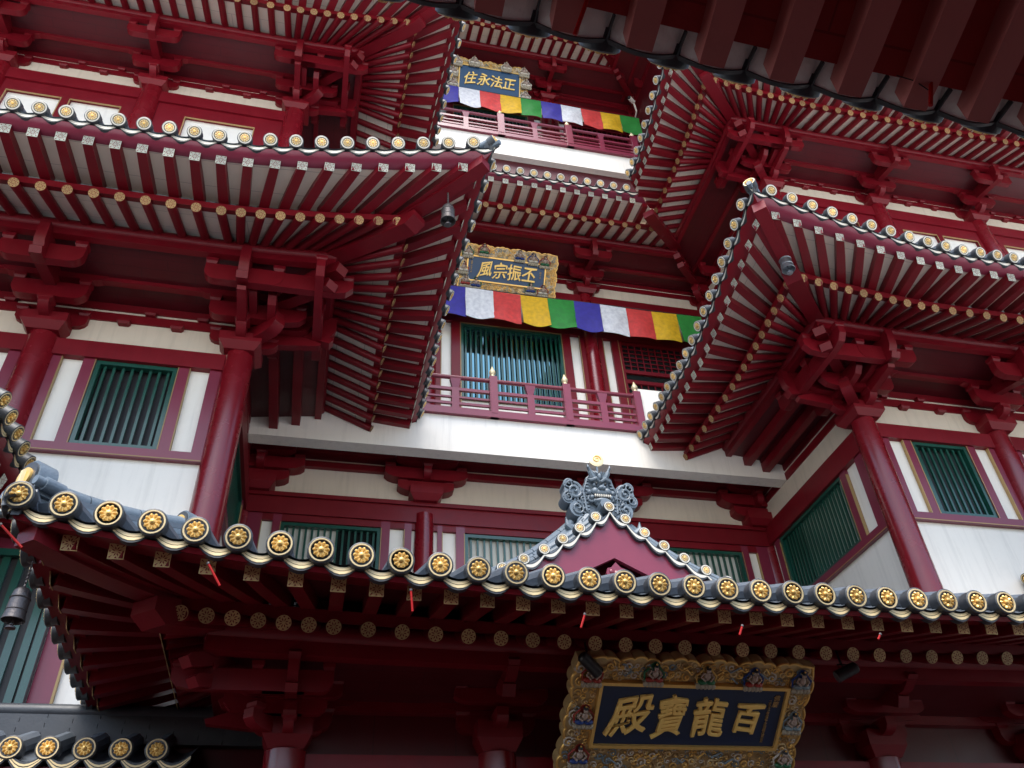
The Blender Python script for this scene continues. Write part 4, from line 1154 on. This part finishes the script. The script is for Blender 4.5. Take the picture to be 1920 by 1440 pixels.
def board(c_top, c_bot, W, mg, chars, csize, label, navy, figs, amp=.05, seed=1, gcol="gold", small=None, dense=1., margin_txt=.0, shear=0.):
    """c_top and c_bot: world centres of the panel's upper and lower edges"""
    A, B = Vector(c_top), Vector(c_bot); yv = (A-B); H = yv.length; yv.normalize()
    xv = Vector((1, 0, 0)); zv = xv.cross(yv).normalized()
    C = (A+B)/2
    M = Matrix(((xv.x, yv.x, zv.x, C.x), (xv.y, yv.y, zv.y, C.y), (xv.z, yv.z, zv.z, C.z+ZO), (0, 0, 0, 1)))
    o = thing("name_board", (C.x, C.y, C.z+ZO), label, "sign", "carved gold framed name boards")
    rnd = random.Random(seed)
    g = G(); g.box(-W/2, W/2, -H/2, H/2, -.03, .0, navy); put("panel", g, o, M)
    g = G(); pts, (x0, x1, y0, y1) = scallop(W, H, mg, amp, .13*dense)
    n = len(pts)
    # plate with a rim; the panel sits proud of it
    g.prism([(p[0], p[1]) for p in pts], -.16, -.035, 2, "old_gold")
    cx, cy_ = (x0+x1)/2, (y0+y1)/2
    rim = [(p[0]*.985+cx*.015, p[1]*.985+cy_*.015, -.03) for p in pts]+[(pts[0][0]*.985+cx*.015, pts[0][1]*.985+cy_*.015, -.03)]
    g.tube(rim, .014, gcol, 6)
    fw_ = .035
    for q in ((-W/2-fw_, W/2+fw_, H/2, H/2+fw_), (-W/2-fw_, W/2+fw_, -H/2-fw_, -H/2), (-W/2-fw_, -W/2, -H/2, H/2), (W/2, W/2+fw_, -H/2, H/2)):
        g.box(q[0], q[1], q[2], q[3], -.035, .03, gcol)
    # cloud scroll relief over the whole frame
    cand = []
    tries = 0
    while len(cand) < 420/dense**1.5 and tries < 16000:
        tries += 1
        x = rnd.uniform(x0+.03, x1-.03); y = rnd.uniform(y0+.03, y1-.03)
        if abs(x) < W/2+.055 and abs(y) < H/2+.055: continue
        r = rnd.choice((.030, .038, .048, .058))*dense
        if abs(x) < W/2+fw_+r and abs(y) < H/2+fw_+r: r = max(.02, min(r, .03))
        if all((x-a)**2+(y-b)**2 > (.66*(r+c))**2 for a, b, c in cand):
            cand.append((x, y, r))
    for x, y, r in cand:
        sg_ = rnd.choice((-1, 1)); a0 = rnd.uniform(0, 6.28); mcol = rnd.choice((gcol, gcol, gcol, "pale_blue", "ring_gold", "paint_white", "gold_paint"))
        pp = []; rs = []
        for i in range(15):
            f = i/14; a = a0+sg_*2*PI*1.4*f; q = r*(1-.8*f); pp.append((x+q*math.cos(a), y+q*math.sin(a), -.028+.03*f)); rs.append(r*.20*(1-.3*f))
        g.tube(pp, rs, mcol, 5)
        if rnd.random() < .55: g.ball((x, y, .0), r*.26, gcol, 5)
    for i in range(int(26/dense)):
        x = rnd.uniform(x0+.1, x1-.1); y = rnd.choice((rnd.uniform(H/2+.07, y1-.04), rnd.uniform(y0+.04, -H/2-.07)))
        L = rnd.uniform(.08, .2); sw = rnd.choice((-1, 1))*.03
        g.tube([(x-L/2, y, -.012), (x-L/4, y+sw, .0), (x+L/4, y-sw, .0), (x+L/2, y, -.012)], [.004, .010, .010, .004], rnd.choice(("pale_blue", gcol)), 5)
    put("carved_frame", g, o, M)
    for fx, fy, fs, seat, robe in figs:
        g = G(); figure(g, fx, fy, .0, fs, seat, robe); put("carved_figure", g, o, M)
    n = len(chars)
    for i, ch in enumerate(chars):
        x = -W/2+W*(margin_txt[0]+margin_txt[1]*i)
        me = text_mesh(ch, csize, .018, csize*(.003 if ch in '寶龍殿' else .006), 0.12+shear, csize*.009)
        me.materials.clear(); me.materials.append(MATS["gold_leaf"])
        xs_ = [v.co.x for v in me.vertices]; ys_ = [v.co.y for v in me.vertices]
        if xs_:
            mx, my = (min(xs_)+max(xs_))/2, (min(ys_)+max(ys_))/2
            ph = i*1.7
            for v in me.vertices:
                X_, Y_ = v.co.x-mx, v.co.y-my
                kx, ky = {'殿': (1., 1.), '寶': (.76, 1.02), '龍': (.82, .98), '百': (.74, .78)}.get(ch, (.92, 1.)); Y_ *= ky
                v.co.x = kx*(X_+.035*csize*math.sin(Y_/csize*5+ph))*.98; v.co.y = Y_*1.02+.045*csize*math.sin(X_/csize*4.2+ph*.7)+.08*X_
        put("character", me, o, M@T(x, 0, .012))
    if small:
        for (sx, sy_, body, ssz) in small:
            g2 = text_mesh(body, ssz, .004, 0, 0.1, .0); g2.materials.clear(); g2.materials.append(MATS["gold_paint"])
            put("inscription", g2, o, M@T(sx, sy_, .006))
    return o
W1 = 2.26*.91
mar = (.30, .30, .27, .50)
hh = .66/2
figs = []
for fx, fy, se, ro in ((-1.16, .44, "paint_red", "paint_red"), (-.5, .47, "paint_green", "paint_red"), (.62, .45, "paint_blue", "paint_red"), (1.18, .44, "paint_blue", "pale_blue"),
                       (-1.17, -.04, "paint_red", "paint_blue"), (1.19, -.06, "pale_blue", "pale_blue"), (-1.15, -.50, "paint_red", "paint_blue"), (1.18, -.52, "paint_white", "paint_green"), (.08, .46, "gold", "paint_green")):
    figs.append((fx, fy, .85, se, ro))
sm = [(W1/2-.085, .24, "佛", .075), (W1/2-.09, .165, "曆", .075)]
for i, ch in enumerate("二五五一年歲次丁亥佛誕月吉日立"): sm.append((W1/2-.155, .20-i*.034, ch, .038))
KB = .91
board((4.32*KB, 8.9*KB, 3.204*KB), (4.32*KB, 9.5*KB, 2.738*KB), W1, mar, "殿寶龍百", .47, "largest gold framed navy name board, hung under the front porch eave", "navy", figs, seed=3, small=sm, margin_txt=(.167, .218))
figs = []
for fx, fy, se, ro in ((-1.15, .42, "paint_green", "paint_white"), (-.7, .52, "paint_red", "paint_green"), (.35, .48, "paint_white", "paint_blue"), (.75, .44, "paint_blue", "paint_white"), (1.1, .40, "paint_red", "paint_green"),
                       (-1.15, -.42, "paint_white", "paint_red"), (-.85, -.45, "paint_green", "paint_blue"), (.75, -.42, "paint_green", "paint_blue"), (1.12, -.44, "paint_red", "paint_white"), (-1.25, -.05, "paint_red", "paint_white")):
    figs.append((fx, fy, 1.25, se, ro))
sm = [(-1.02, .18-.05*i, ch, .06) for i, ch in enumerate("佛曆二五五一年")]+[(1.0, .10-.05*i, ch, .06) for i, ch in enumerate("歲次丁亥")]
board((4.25, 15.80, 17.75), (4.25, 16.2, 17.22), 2.24, (.22, .36, .34, .42), "風宗振丕", .47, "middle name board, gold framed with colourful figures, above the lower prayer flags", "navy_bright", figs, seed=5, gcol="gold", small=sm, dense=1.15, margin_txt=(.22, .193))
figs = []
for fx, fy in ((-1.28, .62), (-.62, .72), (.62, .72), (1.32, .62), (-1.42, .12), (1.42, .10), (-1.38, -.42), (1.40, -.45)):
    figs.append((fx, fy, 1.6, "paint_white", "paint_white"))
board((4.26, 16.58, 29.22), (4.26, 16.95, 28.22), 2.30, (.30, .30, .32, .34), "住永法正", .56, "topmost name board, pale gold scalloped frame, above the upper prayer flags", "navy_bright", figs, amp=.09, seed=9, gcol="gold", dense=1.4, margin_txt=(.18, .216))

# ------------------------------------------------------------------ prayer flag banners
def flags(Y, xr, step, zt, h, label, n=15, seed=1):
    o = thing("flag_banner", (xr-n*step/2, Y, zt+ZO), label, "flags", "five colour prayer flag banners")
    cols = ["flag_blue", "flag_white", "flag_red", "flag_yellow", "flag_green"]; rnd = random.Random(seed)
    def top(x): return zt-.035*math.sin((x-xr)*.9)**2
    for i in range(n):
        g = G(); x0_ = xr-step*(n-i); NX_, NZ_ = 12, 10; vs = []; ph = rnd.uniform(0, 6); sw = rnd.uniform(-.03, .03); skew = rnd.uniform(-.02, .05)
        for a in range(NZ_+1):
            for b in range(NX_+1):
                fx, fz = b/NX_, a/NZ_; x = x0_+fx*step
                hang = .04*math.sin(PI*fx)*math.sin(PI*fz)
                y = Y-.05*fz*math.sin(fx*5+ph)-.025*math.sin(fz*9+fx*7+ph)*fz-hang
                z = top(x)-h*fz*(1+.03*math.sin(fx*PI)*fz)+.018*math.sin(fx*6+ph)*fz
                vs.append((x+sw*fz+.015*fz*math.sin(fz*6+ph), y, z+ZO))
        fs = [(a*(NX_+1)+b, a*(NX_+1)+b+1, (a+1)*(NX_+1)+b+1, (a+1)*(NX_+1)+b) for a in range(NZ_) for b in range(NX_)]
        m = len(vs); back = [(v[0], v[1]+.006, v[2]) for v in vs]
        g.add(vs+back, fs+[tuple(k+m for k in f[::-1]) for f in fs], cols[i % 5]); put("flag", g, o)
    g = G(); g.tube([(xr-step*n-.2, Y+.01, zt+.01+ZO), (xr+.15, Y+.01, zt+.01+ZO)], .012, "black", 6); put("cord", g, o)
flags(15.9, 10.02, .776, 16.56, 1.06, "lower row of blue, white, red, yellow and green cloth flags over the middle balcony", seed=2)
flags(16.7, 10.08, .780, 27.87, 1.07, "upper row of blue, white, red, yellow and green cloth flags over the top balcony", seed=5)

# ------------------------------------------------------------------ bells, lamps, camera
def bell(x, y, z, s_, label, m, chain=.35):
    o = thing("wind_bell", (x, y, z+ZO), label, "bell", "wind bells hung from eave corners")
    g = G(); g.lathe([(.02, 0), (.06, -.015), (.085, -.05), (.095, -.12), (.10, -.28), (.115, -.36), (.11, -.365), (.085, -.28), (.07, -.06), (.01, -.03)], m, 20)
    for k in (-.12, -.25): g.lathe([(.098, k), (.106, k-.008), (.099, k-.016)], m, 20)
    put("bell_body", g, o, T(x, y, z+ZO)@Matrix.Scale(s_, 4))
    g = G(); 
    for i in range(int(chain/.05)+1): g.lathe([(.008, .045*i), (.016, .045*i+.015), (.008, .045*i+.04)], m, 6)
    put("chain", g, o, T(x, y, z+ZO)@Matrix.Scale(s_, 4))
    g = G(); g.tube([(0, 0, -.05), (0, 0, -.42)], .008, m, 6); g.lathe([(.05, -.43), (.05, -.445), (.001, -.45)], m, 12); g.ball((0, 0, -.40), .025, m, 6)
    put("clapper", g, o, T(x, y, z+ZO)@Matrix.Scale(s_, 4))
bell(1.40, 8.75, 10.98, 1.1, "dark metal bell hanging under the left tower's eave corner", "bronze")
bell(7.78, 9.10, 11.40, 1.1, "pale metal bell hanging under the right tower's eave corner", "metal")
bell(-2.37, 7.03, 3.17, .78, "grey bell hanging at the lower left corner of the entrance porch", "bronze")

def spot(x, y, z, dirv, label):
    o = thing("spotlight", (x, y, z+ZO), label, "spotlight", "spotlights by the big name board")
    d = Vector(dirv).normalized(); c = Vector((x, y, z+ZO)); g = G()
    g.tube([c-d*.13, c-d*.11, c+d*.12, c+d*.13], [.045, .062, .066, .066], "black", 16); g.tube([c+d*.125, c+d*.134], .058, "metal", 16)
    put("lamp_head", g, o)
    g = G(); g.tube([c, c+Vector((0, .06, .10)), c+Vector((0, .08, .26))], .014, "black", 6); g.tube([c+Vector((-.07, 0, 0)), c+Vector((-.07, .03, .09)), c+Vector((.07, .03, .09)), c+Vector((.07, 0, 0))], .009, "black", 6)
    put("lamp_bracket", g, o)
spot(2.72, 7.9, 3.04, (.75, .35, -.55), "black spotlight over the top left corner of the big name board")
spot(5.62, 7.9, 3.06, (-.85, .3, -.35), "black spotlight right of the big name board under the eave")
o = thing("security_camera", (10.1, 16.9, 29.3+ZO), "small white security camera under the topmost eave at the right end of the flags", "camera")
g = G(); c = Vector((10.15, 16.9, 29.3+ZO)); g.tube([c, c+Vector((-.22, -.15, -.02))], .085, "white", 12); g.ball(c+Vector((-.25, -.17, -.02)), .07, "black", 6); put("camera_body", g, o)
g = G(); g.tube([c, c+Vector((.15, .2, -.3)), c+Vector((.2, .5, -.3))], .035, "white", 8); put("camera_arm", g, o)

def stick(A, B, label):
    A, B = Vector(A)+Vector((0, 0, ZO)), Vector(B)+Vector((0, 0, ZO))
    o = thing("light_tube", tuple(A), label, "light tube", "thin red tubes hung under the eaves")
    g = G(); g.tube([A, B], .010, "ledred", 10); put("tube", g, o)
    d = (A-B).normalized(); g = G(); g.tube([A-d*.005, A+d*.012], .014, "bronze", 10); put("cap", g, o)
Ls = ["left border of the picture", "fourth rafter end from the left", "rafter end above the dark bracket bay", "eave just left of the big name board", "eave over the big name board", "eave right of the big name board"]
P_ = [((-2.70, 7, 3.71), (-2.48, 7, 3.51)), ((-.98, 7, 3.46), (-.85, 7, 3.26)), ((.79, 7, 3.31), (.81, 7, 3.11)), ((2.41, 7, 3.16), (2.36, 7, 3.03)), ((3.99, 7, 3.12), (3.94, 7, 3.03)), ((5.48, 7, 3.10), (5.44, 7, 3.05))]
for (a, b), l in zip(P_, Ls): stick([c*.95 for c in a], [c*.95 for c in b], "thin red tube on the porch, at the "+l)
stick((2.53, 1.58, 3.50), (2.50, 1.66, 3.30), "thin red tube tied with black string to a rafter of the near gate roof")
g = G(); g.tube([(2.50, 1.63, 3.38+ZO), (2.44, 1.62, 3.42+ZO), (2.35, 1.62, 3.44+ZO)], .003, "black", 5)
put("string", g, bpy.data.objects["light_tube.006"])
stick((.86, 1.58, 3.52), (.82, 1.70, 3.40), "thin red tube at the top border, on the near gate roof")

# ------------------------------------------------------------------ ground
g = G(); g.add([(-150, -150, 0), (150, -150, 0), (150, 150, 0), (-150, 150, 0)], [(0, 1, 2, 3)], "ground")
tag(put("ground", g), "pale grey paved courtyard ground", kind="structure")
g = G(); g.box(-22, 28, 7.6, 20, .004, .15, "porch_dimmer"); tag(put("porch_dim_floor", g), "unseen dark floor added under the entrance porch to cut bounced light", kind="structure")  # unseen sheet, added dark to keep bounced light out of the porch
g = G(); g.box(-22, 28, -6, 7.6, .004, .05, "court_dimmer"); tag(put("court_dim_floor", g), "unseen dark floor added between the gate and the porch to cut bounced light", kind="structure")  # unseen sheet, kept dark so little light bounces up into the porch
